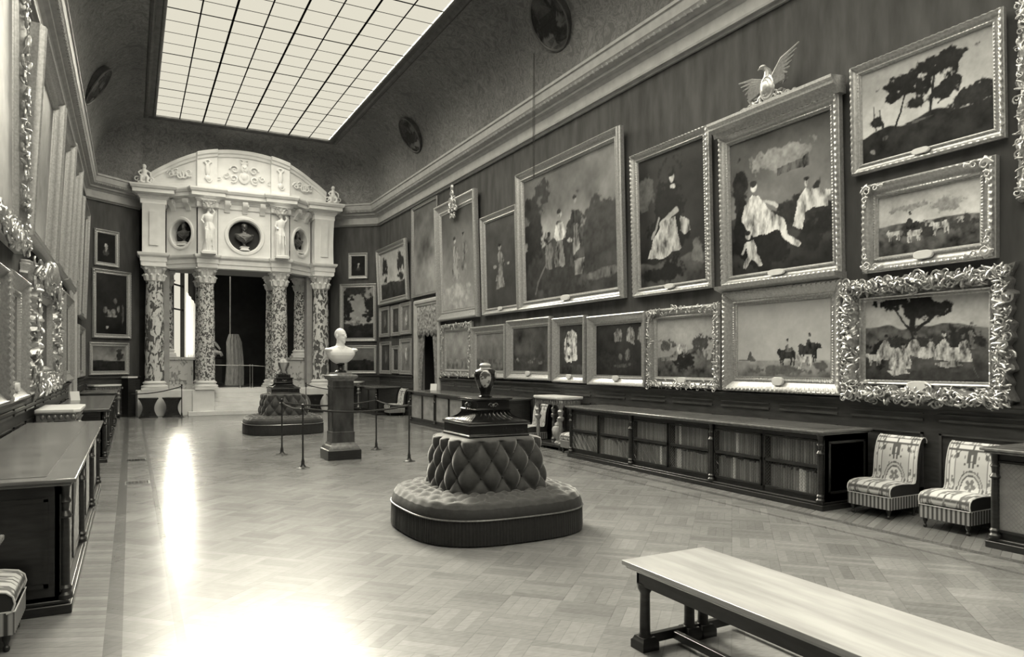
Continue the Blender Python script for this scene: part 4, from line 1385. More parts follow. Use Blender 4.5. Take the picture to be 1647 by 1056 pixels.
def jar(label, x, y, z, s=1.0):
    t = thing('jar', label, 'jar', (x, y, z), 0)
    def g(a, h):
        v = .02
        for (ca, ch, ra, rh) in ((-2.0, .21, .55, .10), (-.75, .26, .28, .035), (-.6, .13, .2, .028), (1.2, .22, .5, .09), (2.8, .14, .35, .06)):
            d = math.hypot(((a - ca + PI) % (2 * PI) - PI) / ra, (h - ch) / rh)
            if d < 1: v = (.62 if JN[int(h * 200) % 80, int((a % 6.28) * 25) % 160] > .47 else .12) if d < .88 else .5
        if h > .325: v = .5
        if h < .04: v = .03
        return v
    prof = [(.06, 0), (.062, .01), (.055, .03), (.062, .06), (.08, .1), (.1, .15), (.118, .2), (.128, .245), (.13, .27), (.122, .295), (.1, .315), (.07, .328), (.058, .335), (.058, .352)]
    pp = []
    for (a, b) in zip(prof[:-1], prof[1:]):
        for k in range(5): pp.append((a[0] + (b[0] - a[0]) * k / 5, a[1] + (b[1] - a[1]) * k / 5))
    pp.append(prof[-1])
    o = MB().lathe(pp, seg=120, g=g).build('body', M['porcelain'], t, paint=True); o.scale = (s, s, s)
    o = MB().lathe([(.062, .352), (.066, .358), (.066, .37), (.05, .385), (.02, .395), (.0, .397)], seg=32, g=lambda a, h: .55 if h < .38 else .3).build('lid', M['porcelain'], t, paint=True); o.scale = (s, s, s)
    o = MB().lathe([(.08, -.0), (.08, .012), (.062, .02), (.062, .022)], seg=24).build('foot_ring', M['ebony'], t); o.scale = (s, s, s)
    return t


jar('dark porcelain jar with pale painted flowers and lid on the near ottoman', 3.60, 7.44, 1.455, 1.0)
t = thing('urn', 'small dark three-legged urn with pale top on the far ottoman', 'urn', (3.6, 19.85, 1.455))
MB().sq([(.16, 0), (.16, .08), (.13, .1)]).build('urn_base', M['ebony'], t)
q = MB()
for k in range(3):
    a = k * 2 * PI / 3 - .5
    q.tube([(.11 * math.cos(a), .11 * math.sin(a), .1), (.07 * math.cos(a), .07 * math.sin(a), .2), (.13 * math.cos(a), .13 * math.sin(a), .33), (.15 * math.cos(a), .15 * math.sin(a), .4)], [.02, .016, .03, .02], 8)
q.build('stand_legs', M['bronze_bust'], t)
MB().lathe([(.03, .12), (.06, .2), (.10, .32), (.12, .40), (.09, .46), (.04, .5), (.03, .54), (.0, .57)], seg=24).build('bowl', M['statue_grey'], t)

# ================================================================== BUST ON PEDESTAL, BARRIER POSTS
PXc, PYc = 3.60, 13.88
t = thing('pedestal', 'tall square dark pedestal under the white marble bust', 'pedestal', (PXc, PYc, 0))
MB().sq([(.32, 0), (.32, .18), (.30, .2)]).build('base', M['wood'], t, bev=.005)
MB().sq([(.30, .20), (.29, .23), (.25, .27), (.235, .30), (.225, .32)]).build('base_moulding', M['wood_top'], t)
q = MB(); q.sq([(.215, .32), (.215, .52), (.20, .53), (.20, 1.36), (.21, 1.37), (.21, 1.40), (.2, 1.41), (.2, 1.5)])
for sx, sy in ((1, 0), (-1, 0), (0, 1), (0, -1)):
    for (u0, u1, z0, z1) in ((-.15, .15, .6, .615), (-.15, .15, 1.3, 1.315), (-.15, -.14, .6, 1.31), (.14, .15, .6, 1.31)):
        if sx: q.box(min(sx * .2, sx * .206), max(sx * .2, sx * .206), u0, u1, z0, z1)
        else: q.box(u0, u1, min(sy * .2, sy * .206), max(sy * .2, sy * .206), z0, z1)
q.build('shaft', mat('pedestal_walnut', .05, .25, .6, 5, stretch=(1, 1, .4)), t)
q = MB(); q.sq([(.2, 1.5), (.23, 1.54), (.265, 1.57), (.27, 1.60), (.24, 1.62), (.18, 1.63), (.17, 1.66)]); q.build('cap', M['wood_top'], t)
bust('bust', 'white marble bust of a bearded man on the tall dark pedestal', M['marble_white'], (PXc, PYc, 1.66), math.radians(12), 1.08, M['ebony'], turn=.35)

SP = [(2.69, 14.96, 'back left'), (2.67, 12.87, 'front left'), (4.62, 14.88, 'back right'), (4.62, 12.83, 'front right')]
first = thing('barrier_post', 'x', 'barrier post', (0, 0, 0))
MB().lathe([(.10, 0), (.10, .008), (.06, .02), (.035, .05), (.028, .09), (.03, .12), (.02, .15), (.016, .2), (.014, .95), (.02, .98), (.026, 1.0), (.02, 1.03), (.022, 1.06), (.03, 1.09), (.022, 1.12), (.004, 1.13)], seg=16).build('post', M['iron'], first)
MB().lathe([(.12, 0), (.12, .006), (.09, .010)], seg=24).build('foot_plate', M['iron'], first)
q = MB(); q.tube([(-.05, 0, 1.04), (0, 0, 1.05), (.05, 0, 1.04)], .008, 6); q.tube([(0, -.05, 1.04), (0, 0, 1.05), (0, .05, 1.04)], .008, 6); q.build('hook', M['brass'], first)
G = 'barrier posts around the bust pedestal'
for i, (x, y, lab) in enumerate(SP):
    L_ = 'slender metal barrier post at the %s of the pedestal with the white bust' % lab
    if i == 0: first.location = (x, y, 0); first['label'] = L_; first['group'] = G
    else: copy_tree(first, (x, y, 0), 0, L_, G)


def rope(label, a, b, z0, z1, sag, r=.017, m='rope', group=None, name='barrier_rope'):
    t = thing(name, label, 'rope', (a[0], a[1], 0), 0, group)
    pts = []
    for i in range(17):
        f = i / 16; pts.append(((b[0] - a[0]) * f, (b[1] - a[1]) * f, z0 + (z1 - z0) * f - sag * 4 * f * (1 - f)))
    MB().tube(pts, r, 8).build('cord', M[m], t)
    return t


for a, b, lab in ((0, 1, 'left'), (2, 3, 'right'), (0, 2, 'back'), (1, 3, 'front')):
    rope('dark barrier rope on the %s side of the bust pedestal' % lab, SP[a], SP[b], 1.05, 1.05, .05 if lab in ('left', 'right') else .09, group='ropes around the bust pedestal')

# ================================================================== CHAIRS


WN = fbm(160, 80, 77, 7, 3, .5); WM = fbm(160, 80, 78, 14, 3, .5)


def wool(u, s, w, seed=3):
    """woven pattern value; u -1..1 across, s 0..1 from seat front to the top of the back; mirrored left and right"""
    i, j = int(min(159, s * 159)), int(min(79, abs(u) * 79))
    a, b = WN[i, j], WM[i, j]
    v = .74
    if abs(u) > .95: v = .5
    if abs(abs(u) - .86) < .03 or abs(abs(u) - .62) < .025: v = .2
    elif abs(u) > .62 and b > .56: v = .25
    if abs(u) < .035 and (s < .38 or s > .78): v = .14
    for q in (.07, .32, .80, .86):
        if abs(s - q) < .011: v = .12
    if s < .30 and abs(u) < .6 and a > .60: v = .28
    d = math.hypot(u / .50, (s - .40) / .20)
    if .36 < s < .79 and abs(u) < .62:
        if d < .72:
            rr, an = math.hypot(u / .24, (s - .45) / .075), math.atan2((s - .45) / .075, u / .24)
            v = .76 if rr > .45 + .5 * abs(math.cos(2.5 * an + .4)) else (.5 if rr < .22 else .24)
        elif d < .80 or .93 < d < 1.0: v = .16
        elif d < .93: v = .6
        else: v = .13 if (a > .48) else .62
    if s > .86 and abs(u) < .6: v = .35 if b > .60 else .74
    return v


def make_chair():
    t = thing('slipper_chair', 'x', 'chair')
    W = .28
    seat = [(-.24, .25), (-.27, .26), (-.285, .31), (-.275, .355), (-.24, .385), (-.16, .40), (-.04, .405), (.08, .398), (.15, .39)]
    back = [(.15, .39), (.195, .40), (.215, .45), (.222, .53), (.228, .62), (.24, .71), (.26, .79), (.285, .86), (.32, .915), (.36, .94), (.40, .935), (.425, .90), (.42, .87)]
    def dens(pl, n):
        p = np.array(pl); l = np.r_[0, np.cumsum(np.hypot(*np.diff(p, axis=0).T))]; q = np.linspace(0, l[-1], n)
        return np.c_[np.interp(q, l, p[:, 0]), np.interp(q, l, p[:, 1])]
    def sheet(pl, n, s0, s1, thick, name):
        p = dens(pl, n); nu = 56
        P = np.zeros((nu, n, 3)); G_ = np.zeros((nu, n))
        for i in range(nu):
            u = -1 + 2 * i / (nu - 1); puff = .014 * (1 - abs(u) ** 6)
            for j in range(n):
                P[i, j] = (u * W, p[j, 0], p[j, 1] + (puff if name == 'seat' else 0)); G_[i, j] = wool(u, s0 + (s1 - s0) * j / (n - 1), 0)
        mb = MB(); mb.grid(P, g=G_.ravel())
        # side and rear faces
        outer = thick
        k = len(outer); m = n + k
        for sg in (-1, 1):
            lst = [(sg * W, a, b + 0) for a, b in p] + [(sg * W, a, b) for a, b in outer]
            mb.add(lst, [list(range(m)) if sg > 0 else list(range(m))[::-1]], .05)
        lst = [(-W, *p[-1])] + [(-W, a, b) for a, b in outer] + [(-W, *p[0])]
        l2 = [(-x, a, b) for x, a, b in lst]; m = len(lst)
        mb.add(lst + l2, [[i, i + 1, m + i + 1, m + i] for i in range(m - 1)], .06)
        return mb.build(name, M['tapestry'], t, paint=True)
    sheet(seat, 30, 0.0, .36, [(.27, .39), (.27, .25)], 'seat')
    sheet(back, 60, .36, 1.0, [(.375, .88), (.345, .83), (.32, .74), (.30, .60), (.29, .45), (.28, .36), (.15, .36)], 'backrest')
    for sg in (-1, 1):
        tag(MB().tube([(sg * W, a, b + .002) for a, b in seat] + [(sg * W, a, b) for a, b in back[1:]], .007, 6).build('piping', M['plate'], t), 'pale edge piping')
    # hanging fringe, three sides and rear
    q = MB(); per_ = []
    for (x0, y0, x1, y1) in ((-W, -.28, W, -.28), (W, -.28, W, .28), (W, .28, -W, .28), (-W, .28, -W, -.28)):
        L_ = math.hypot(x1 - x0, y1 - y0); n = int(L_ / .0125)
        for i in range(n): per_.append((x0 + (x1 - x0) * i / n, y0 + (y1 - y0) * i / n, i))
    g = []
    P = np.zeros((len(per_), 3, 3)); G_ = np.zeros((len(per_), 3))
    for i, (x, y, k) in enumerate(per_):
        r = 1.0 + (.012 if i % 2 else 0)
        for j, z in enumerate((.265, .2, .115)): P[i, j] = (x * r, y * r, z); G_[i, j] = .42 if (i // 2) % 2 else .07
    q.grid(P, cu=True, g=G_.ravel(), flip=True)
    tag(q.build('fringe', M['tapestry'], t, paint=True), 'striped hanging fringe')
    tag(MB().tube([(-W, -.285, .262), (W, -.285, .262), (W, .28, .262), (-W, .28, .262), (-W, -.285, .262)], .005, 5).build('braid', M['plate'], t), 'pale braid above the fringe')
    for sx, sy in ((-1, -1), (1, -1), (-1, 1), (1, 1)):
        MB().lathe([(.014, 0), (.02, .01), (.02, .03), (.012, .04), (.014, .055), (.026, .08), (.028, .12), (.03, .26)], sx * .235, sy * .235, 0, 12).build('leg', M['wood'], t)
    return t


ch0 = make_chair()
G = 'fringed tapestry slipper chairs'
CHS = [((8.14, 5.64, 0), -PI / 2, 'light tapestry slipper chair beside the near end of the long bookcase'),
       ((8.14, 4.73, 0), -PI / 2, 'light tapestry slipper chair half behind the cabinet at the right edge'),
       ((8.14, 14.42, 0), -PI / 2, 'light tapestry chair left of the marble console, beyond the near ottoman'),
       ((8.10, 12.33, 0), -PI / 2, 'light tapestry chair between the marble console and the long bookcase'),
       ((8.16, 24.15, 0), -PI / 2, 'small far tapestry chair left of the right wall doorway'),
       ((-.94, 5.82, 0), PI / 2, 'pale upholstered chair cut by the bottom left corner')]
for i, (l_, r_, lab) in enumerate(CHS):
    if i == 0: ch0.location = l_; ch0.rotation_euler = (0, 0, r_); ch0['label'] = lab; ch0['group'] = G
    else: copy_tree(ch0, l_, r_, lab, G)

# ================================================================== CONSOLE TABLES


def console(label, wall_, s0, s1, H=1.13, depth=.6, group='marble-topped consoles'):
    (px, py), th = spot(wall_, (s0 + s1) / 2); L = abs(s1 - s0); n = (math.sin(th), -math.cos(th))
    t = thing('console_table', label, 'console table', (px + n[0] * .105, py + n[1] * .105, 0), th, group)
    f = -depth; c = .09
    poly = [(-L / 2, 0), (-L / 2, f + c), (-L / 2 + c, f), (L / 2 - c, f), (L / 2, f + c), (L / 2, 0)]
    q = MB(); q.prism(poly, H - .045, H); q.prism([(x * .985, y * .985) for x, y in poly], H - .06, H - .045); tag(q.build('marble_top', M['marble_white'], t, bev=.008), 'white marble top')
    q = MB(); q.box(-L / 2 + .06, L / 2 - .06, f + .07, -.02, H - .18, H - .06)
    for k in range(int(L / .09)): q.ell((-L / 2 + .1 + k * .09, f + .06, H - .12), (.03, .02, .04), 8, 6)
    for k in range(6): q.ell((-L / 2 + .055, f + .1 + k * .08, H - .12), (.02, .03, .04), 8, 6); q.ell((L / 2 - .055, f + .1 + k * .08, H - .12), (.02, .03, .04), 8, 6)
    q.build('carved_apron', M['gilt_dull'], t)
    for sx in (-1, 1):
        for yy_ in (f + .11, -.08):
            x = sx * (L / 2 - .11)
            q = MB(); q.lathe([(.06, .12), (.065, .15), (.05, .17), (.04, .2), (.042, .45), (.035, .6), (.05, .62), (.075, .66), (.075, .69), (.04, .72), (.06, .78), (.07, .82), (.04, .86), (.05, .9), (.08, H - .18)], x, yy_, 0, 16); q.build('leg', M['gilt_dull'], t)
    q = MB(); q.box(-L / 2 + .03, L / 2 - .03, f + .04, -.01, .06, .12)
    for sx in (-1, 1):
        for yy_ in (f + .11, -.08): q.lathe([(.03, 0), (.05, .02), (.05, .05), (.035, .06)], sx * (L / 2 - .11), yy_, 0, 12)
    q.build('lower_stretcher', M['wood'], t, bev=.01)
    return t


console('white marble-topped console with turned legs beyond the long bookcase', 'R', 13.95, 12.78)
console('white marble-topped table between the two long left wall cabinets', 'L', 13.0, 14.6)
console('white-topped console on the slanted wall left of the portico', 'CL', .10, 1.10, depth=.42)
console('white-topped console on the slanted wall right of the portico', 'CR', .62, 1.5, depth=.45)
t = thing('urn', 'small pale lidded urn under the marble console beyond the long bookcase', 'urn', (8.15, 13.25, .12))
MB().lathe([(.07, 0), (.07, .02), (.03, .05), (.05, .1), (.11, .2), (.13, .28), (.11, .34), (.06, .37), (.07, .39)], seg=24).build('body', M['curtain_pale'], t)
MB().lathe([(.07, .39), (.06, .42), (.02, .45), (.015, .48), (.025, .5), (0, .53)], seg=20).build('lid', M['curtain_pale'], t)

# ebony stand behind the left console
t = thing('cabinet', 'tall narrow dark cabinet with pale top against the left side of the portico', 'cabinet', (-.06, 27.86, 0), math.radians(39))
q = MB(); q.sq([(.17, 0), (.17, .06), (.15, .08), (.15, 1.3), (.17, 1.33)]); q.build('body', M['wood'], t); tag(MB().sq([(.19, 1.33), (.19, 1.38)]).build('top', M['marble_white'], t), 'pale top')

# small table at the bottom left
t = thing('side_table', 'small turned-leg wooden table cut by the left edge near the pale chair', 'table', (-.93, 4.95, 0), 0)
MB().box(-.3, .27, -.22, .22, .80, .835).build('table_top', M['wood_top'], t, bev=.01)
for sx in (-.22, .2):
    for sy in (-.16, .16): MB().lathe([(.02, 0), (.03, .05), (.02, .1), (.025, .4), (.04, .5), (.02, .6), (.03, .7), (.03, .8)], sx, sy, 0, 12).build('leg', M['wood'], t)

# ================================================================== LOW BENCH AT THE BOTTOM RIGHT
t = thing('bench', 'long low dark bench on fluted column legs cut by the bottom edge', 'bench', (3.18, 3.80, 0))
q = MB(); q.box(-.34, .36, -5.2, .02, .53, .56); q.box(-.32, .34, -5.18, .0, .51, .53); q.box(-.30, .32, -5.16, -.02, .50, .515)
q.build('bench_top', mat('bench_top_polish', .42, .10, .2, 2, stretch=(4, .6, 1)), t, bev=.004)
q = MB(); q.box(-.27, -.25, -5.1, -.05, .41, .50); q.box(.27, .29, -5.1, -.05, .41, .50); q.box(-.27, .29, -.07, -.05, .41, .50); q.build('apron', M['wood'], t)
for x, y in ((-.235, -.09), (.14, -.09), (.26, -.09), (-.235, -2.6), (.26, -2.6), (-.235, -5.0), (.26, -5.0)):
    q = MB(); q.sq([(.065, 0), (.065, .05), (.055, .06), (.048, .08)], x, y, .0)
    q.lathe([(.045, .08), (.035, .10), (.033, .36), (.045, .38), (.05, .40), (.05, .42)], x, y, 0, 24, mod=lambda a, h: 1 - (.08 if (.1 < h < .36 and math.sin(a * 12) > 0) else 0))
    q.build('leg', M['wood'], t, sharp=50)
q = MB(); q.box(-.235, .55, -.11, -.07, .03, .09); q.box(-.02, .02, -5.0, -.09, .03, .08); q.box(.50, .54, -5.0, -.09, .03, .08); q.build('stretcher', M['wood'], t, bev=.004)

# ================================================================== DARK STOOLS AND SIDE BARRIERS BY THE STEPS
def stool(label, x, y, th=0, w=.56):
    t = thing('stool', label, 'stool', (x, y, 0), th, 'dark curved stools before the portico podium')
    q = MB(); n = 16
    P = []
    for sg in (-1, 1):
        pts = [(sg * (w / 2 * (1 - .38 * math.sin(PI * j / n))), .02 + .6 * j / n) for j in range(n + 1)]
        P.append(pts)
    poly = P[0] + P[1][::-1]
    v = [(a, -.2, b) for a, b in poly] + [(a, .2, b) for a, b in poly]; m = len(poly)
    fs = [[i, (i + 1) % m, m + (i + 1) % m, m + i] for i in range(m)]
    for j in range(n): fs.append([j, m - 1 - j, m - 2 - j, j + 1]); fs.append([m + j + 1, 2 * m - 2 - j, 2 * m - 1 - j, m + j])
    q.add(v, fs); q.build('body', M['ebony'], t)
    MB().box(-w / 2 - .02, w / 2 + .02, -.22, .22, .62, .67).build('seat', M['ebony'], t, bev=.01)
    MB().box(-w / 2 - .01, w / 2 + .01, -.22, .22, 0, .04).build('foot', M['ebony'], t, bev=.008)
    return t


stool('dark waisted stool left of the other by the left podium', .52, 27.15)
stool('dark waisted stool nearer the steps by the left podium', 1.24, 27.15)
stool('dark waisted stool by the right podium behind the bust pedestal', 6.05, 27.15)
stool('dark waisted stool farthest right by the right podium', 6.85, 27.2)
for (x, y, lab) in ((1.52, 26.72, 'left end of the steps'), (5.66, 26.75, 'right end of the steps')):
    copy_tree(first, (x, y, 0), 0, 'thin dark barrier post at the ' + lab, 'barrier posts by the steps')
rope('dark rope from the left wall console to the post by the steps', (.02, 26.75), (1.52, 26.72), .82, 1.05, .07)
rope('dark rope from the right post by the steps toward the right wall', (5.66, 26.75), (7.3, 26.75), 1.05, .82, .07)

# ================================================================== HANGING CORDS, CARDS, GRATINGS, ROUNDELS
t = thing('hanging_cord', 'twin thin cords hanging from the cove above the widest right wall picture', 'cord', (8.1, 14.2, 0))
for k in (-.02, .02): MB().tube([(0, k, 8.88), (.0, k * 1.6, 7.6), (0, k * 1.3, 6.05)], .008, 6).build('cord', M['iron'], t)

for (x, y, z, lab) in ((8.2, 20.6, 1.0, 'right wall cabinet before the doorway'), (-1.1, 18.9, 1.0, 'second left wall cabinet')):
    t = thing('card', 'small white card propped up on the ' + lab, 'card', (x, y, z + .003), -.6 if x > 0 else .5)
    MB().add([(-.1, 0, 0), (.1, 0, 0), (.1, .05, .2), (-.1, .05, .2), (-.1, .005, 0), (.1, .005, 0), (.1, .055, .2), (-.1, .055, .2)], [(0, 1, 2, 3), (7, 6, 5, 4), (0, 4, 5, 1), (1, 5, 6, 2), (2, 6, 7, 3), (3, 7, 4, 0)]).build('sheet', M['marble_white'], t)
    MB().xprism([(.005, 0), (.12, 0), (.05, .15)], -.02, .02).build('prop', M['plate'], t)

for y, lab in ((12.5, 'nearer'), (15.4, 'farther')):
    t = thing('floor_grating', '%s small square dark grating set in the floor near the left cabinets' % lab, 'floor grating', (.09, y, 0), 0, 'heating gratings in the parquet')
    q = MB(); s = .15
    q.box(-s, s, -s - .02, -s, 0, .004); q.box(-s, s, s, s + .02, 0, .004); q.box(-s - .02, -s, -s - .02, s + .02, 0, .004); q.box(s, s + .02, -s - .02, s + .02, 0, .004); q.build('rim', M['brass'], t, smooth=False)
    q = MB(); q.box(-s, s, -s, s, 0.0005, .0015)
    q.build('shaft_shade', M['niche'], t, smooth=False)  # black sheet painted as the shade down the shaft
    q = MB()
    for k in range(6): q.box(-s + .05 * k + .01, -s + .05 * k + .025, -s, s, .0015, .004); q.box(-s, s, -s + .05 * k + .01, -s + .05 * k + .025, .0015, .004)
    q.build('bars', M['iron'], t, smooth=False)


def roundel(label, x, y, z, sg, r):
    t = thing('roundel', label, 'roundel', (x, y, z), 0, 'painted roundels in the cove')
    tilt = math.radians(52)
    n = Vector((-sg * math.sin(tilt + .1), 0, -math.cos(tilt + .1))); t.rotation_euler = n.to_track_quat('Z', 'Y').to_euler()
    q = MB(); N_ = 48; rings = 14; P = np.zeros((N_, rings, 3)); G_ = np.zeros((N_, rings))
    R = np.random.RandomState(int(y * 10))
    nn = fbm(64, 64, int(y * 10), 4, 4)
    for i in range(N_):
        a = 2 * PI * i / N_
        for j in range(rings):
            q_ = r * .93 * j / (rings - 1); P[i, j] = (q_ * math.cos(a), q_ * math.sin(a), .03)
            u, v = int(31 + 30 * q_ / r * math.cos(a)), int(31 + 30 * q_ / r * math.sin(a))
            G_[i, j] = .035 + (.22 if nn[v, u] > .56 else 0)
    q.grid(P, cu=True, g=G_.ravel()); q.build('painted_disc', M['paint'], t, paint=True, smooth=False)
    q = MB(); ring = [(r * .96 * math.cos(2 * PI * i / 48), r * .96 * math.sin(2 * PI * i / 48), .03) for i in range(49)]
    q.tube(ring, .028, 6); q.lathe([(r * .98, -.12), (r * .98, .03)], seg=48); q.build('rim', mat('roundel_rim', .07, .5, .3, 6), t)
    return t


roundel('large dark roundel in the cove above the hanging cords', 7.93, 13.2, 9.15, 1, .62)
roundel('smaller-looking dark roundel in the right cove near the skylight corner', 7.93, 21.9, 9.15, 1, .58)
roundel('dark roundel in the left cove above the left wall', -.77, 21.6, 9.05, -1, .58)

# ================================================================== PAINTINGS, RIGHT WALL
P_ = painting
T2 = math.radians(1.6)
# --- upper row, from the right edge of the photo leftwards
P_('tall ornate gilt frame whose left strip shows at the right edge', 'R', 4.33, 1.5, 3.62, 7.0, .2, dict(sky=(.1, .06), cloud=.5), 'rococo', .1, 11, cell=.05, corners=0, plate=False, leafy=260)
P_('wide dark landscape with spreading trees, topmost at the right', 'R', 6.36, 4.45, 4.34, 5.78, .14,
   dict(sky=(.30, .62), cloud=.25, hz=.36, hill=.16, ground=(.03, .02), gn=.9,
        mass=[(.40, .72, .18, .17, .018), (.56, .78, .17, .17, .015), (.48, .66, .14, .14, .016), (.68, .84, .12, .12, .018), (.66, .52, .14, .10, .022), (.44, .52, .08, .08, .022), (.28, .64, .10, .07, .02), (.75, .86, .12, .05, .02), (.70, .60, .1, .04, .02), (.12, .42, .05, .06, .03), (.9, .40, .2, .12, .03)],
        stroke=[(.55, .35, .60, .72, .018, .02), (.28, .3, .36, .62, .012, .02), (.62, .42, .78, .62, .012, .02), (.13, .33, .11, .62, .008, .04), (.18, .33, .16, .55, .008, .04)],
        lit=[(.2, .22, .03, .03, .12), (.08, .1, .025, .03, .25), (.45, .3, .1, .015, .08)]), 'std', .10, 12, T2, .012, plate_w=.22)
P_('landscape with a herdsman and pale flock in a scroll-cornered gilt frame', 'R', 6.19, 4.54, 3.02, 4.17, .20,
   dict(sky=(.42, .6), cloud=.35, hz=.48, hill=.05, ground=(.14, .05), gn=1.1,
        mass=[(.30, .75, .18, .07, .28), (.72, .72, .15, .12, .3), (.45, .35, .25, .12, .04), (.85, .35, .15, .12, .06)],
        poly=[beast(.16, .24, .20, .40, 1.6), beast(.38, .18, .24, .42, 1.6, -1), beast(.63, .22, .26, .42, 1.6), beast(.82, .36, .10, .3, 1.6), beast(.52, .40, .12, .25, 1.6), seated(.34, .40, .26, .03, 1.6)], lit=head(.34, .66, .026, .06, 1.6)), 'std', .13, 13, 0, .012, 'gilt', True, .8, plate_w=.24)
t3 = P_('large upright picture of seated figures crowned by a gilt eagle and shield', 'R', 8.72, 6.5, 3.08, 5.50, .17,
   dict(sky=(.09, .22), cloud=.5, hz=.44, hill=.10, ground=(.05, .02), gn=1.0,
        mass=[(.10, .62, .10, .25, .03), (.75, .40, .25, .12, .03), (.30, .14, .35, .16, .015), (.80, .22, .25, .12, .02), (.5, .80, .35, .08, .30), (.12, .38, .1, .12, .02)],
        poly=[([(.10, .42), (.14, .52), (.24, .59), (.31, .57), (.36, .50), (.40, .44), (.56, .36), (.62, .24), (.72, .17), (.70, .14), (.58, .20), (.50, .28), (.38, .26), (.24, .27), (.16, .34)], .58), ([(.66, .30), (.68, .46), (.78, .52), (.90, .50), (.97, .46), (.95, .38), (.84, .38), (.76, .36), (.74, .26)], .50), ([(.13, .05), (.17, .14), (.15, .24), (.24, .25), (.27, .14), (.33, .06), (.29, .05), (.21, .12), (.17, .04)], .48), ([(.50, .66), (.50, .72), (.80, .76), (.80, .69)], .10)],
        stroke=[(.20, .45, .30, .40, .02, .62), (.36, .50, .50, .46, .016, .6), (.15, .22, .10, .16, .012, .5)],
        lit=head(.26, .64, .030, .66, .86) + head(.79, .56, .030, .5, .86) + head(.19, .29, .024, .5, .86)),
   'std', .14, 14, T2, .014, 'gilt', True, crest='eagle', plate_w=.3)
add_pediment(t3, 2.22, 2.42, .14)
P_('upright dark picture of a standing figure with a pale apron', 'R', 11.07, 8.98, 3.10, 5.80, .17,
   dict(sky=(.03, .025), cloud=.6, hz=.18, ground=(.08, .05), gn=1.0,
        mass=[(.12, .72, .16, .14, .10), (.88, .2, .10, .10, .14), (.5, .5, .28, .4, .012), (.4, .08, .3, .07, .012)],
        poly=[([(.14, .22), (.22, .38), (.38, .48), (.58, .50), (.60, .36), (.66, .26), (.50, .23), (.34, .20)], .40), ([(.64, .40), (.66, .50), (.76, .48), (.78, .38), (.70, .36)], .36)],
        stroke=[(.34, .46, .60, .55, .022, .42), (.20, .38, .30, .50, .012, .3)],
        lit=head(.55, .80, .030, .5, .68, .012) + [(.56, .735, .05, .022, .45)]), 'std', .12, 15, T2, .016, plate_w=.24)
P_('widest upper right wall picture, figures in a landscape under stormy clouds', 'R', 15.6, 11.36, 3.12, 6.48, .24,
   dict(sky=(.12, .30), cloud=.75, hz=.40, hill=.2, ground=(.05, .05), gn=1.1,
        mass=[(.10, .72, .14, .16, .03), (.20, .86, .12, .10, .028), (.1, .52, .16, .2, .025), (.85, .48, .2, .18, .05), (.60, .45, .1, .22, .04), (.4, .12, .4, .12, .045)],
        poly=[robe(.42, .22, .42, .20, 1.25, 0, .9), ([(.36, .46), (.38, .54), (.46, .55), (.50, .48), (.46, .42), (.40, .42)], .5), robe(.61, .20, .50, .06, 1.25, 0, 1.0, -1), ([(.58, .30), (.58, .52), (.63, .50), (.64, .34)], .3), ([(.25, .24), (.26, .42), (.32, .44), (.35, .36), (.32, .22)], .16), ([(.58, .14), (.58, .26), (.68, .26), (.67, .14)], .2)],
        lit=head(.43, .62, .026, .5, 1.25) + head(.60, .69, .028, .2, 1.25, .015) + head(.30, .48, .024, .22, 1.25) + [(.54, .41, .03, .015, .4), (.84, .12, .2, .04, .13)],
        stroke=[(.32, .38, .12, .05, .010, .14)]), 'std', .16, 16, T2, .026, plate_w=.34)
P_('narrow upright portrait of a pale-gowned figure beside the widest picture', 'R', 17.75, 15.66, 3.13, 5.80, .19,
   dict(sky=(.07, .06), cloud=.5, poly=[robe(.48, .20, .52, .22, .6, 0, .8)], lit=head(.48, .68, .03, .34, .6) + [(.3, .46, .05, .02, .3), (.75, .48, .05, .015, .3)], mass=[(.48, .3, .12, .1, .3)]), 'std', .12, 17, T2, .03)
P_('tall picture topped by a gilt shield, pale at its foot', 'R', 20.95, 18.02, 3.13, 6.68, .33,
   dict(sky=(.06, .34), cloud=.5, poly=[robe(.42, .28, .44, .26, .5, 0, .7), robe(.68, .36, .36, .2, .5, .1, .6)], lit=head(.42, .70, .02, .34, .5) + head(.7, .72, .02, .28, .5), mass=[(.5, .12, .5, .14, .42)]), 'deep', .16, 18, T2, .035, crest='shield', plate=False)
P_('tall pale cloudy canvas above the right wall doorway', 'R', 23.45, 21.13, 4.06, 7.14, .10,
   dict(sky=(.12, .30), cloud=.8), 'flat', .07, 19, 0, .04, plate=False, gm='gilt_dull')
P_('landscape with two dark trees against a light sky by the right corner', 'R', 27.05, 23.78, 4.05, 6.2, .22,
   dict(sky=(.34, .5), cloud=.3, hz=.36, hill=.1, ground=(.05, .03), mass=[(.18, .68, .11, .2, .03), (.80, .70, .13, .22, .035), (.2, .4, .1, .1, .04), (.8, .4, .12, .1, .04)], stroke=[(.2, .3, .19, .7, .015, .03), (.82, .3, .8, .7, .015, .03)], lit=[(.5, .42, .03, .02, .5)]), 'std', .14, 20, math.radians(2.5), .04, plate=False)
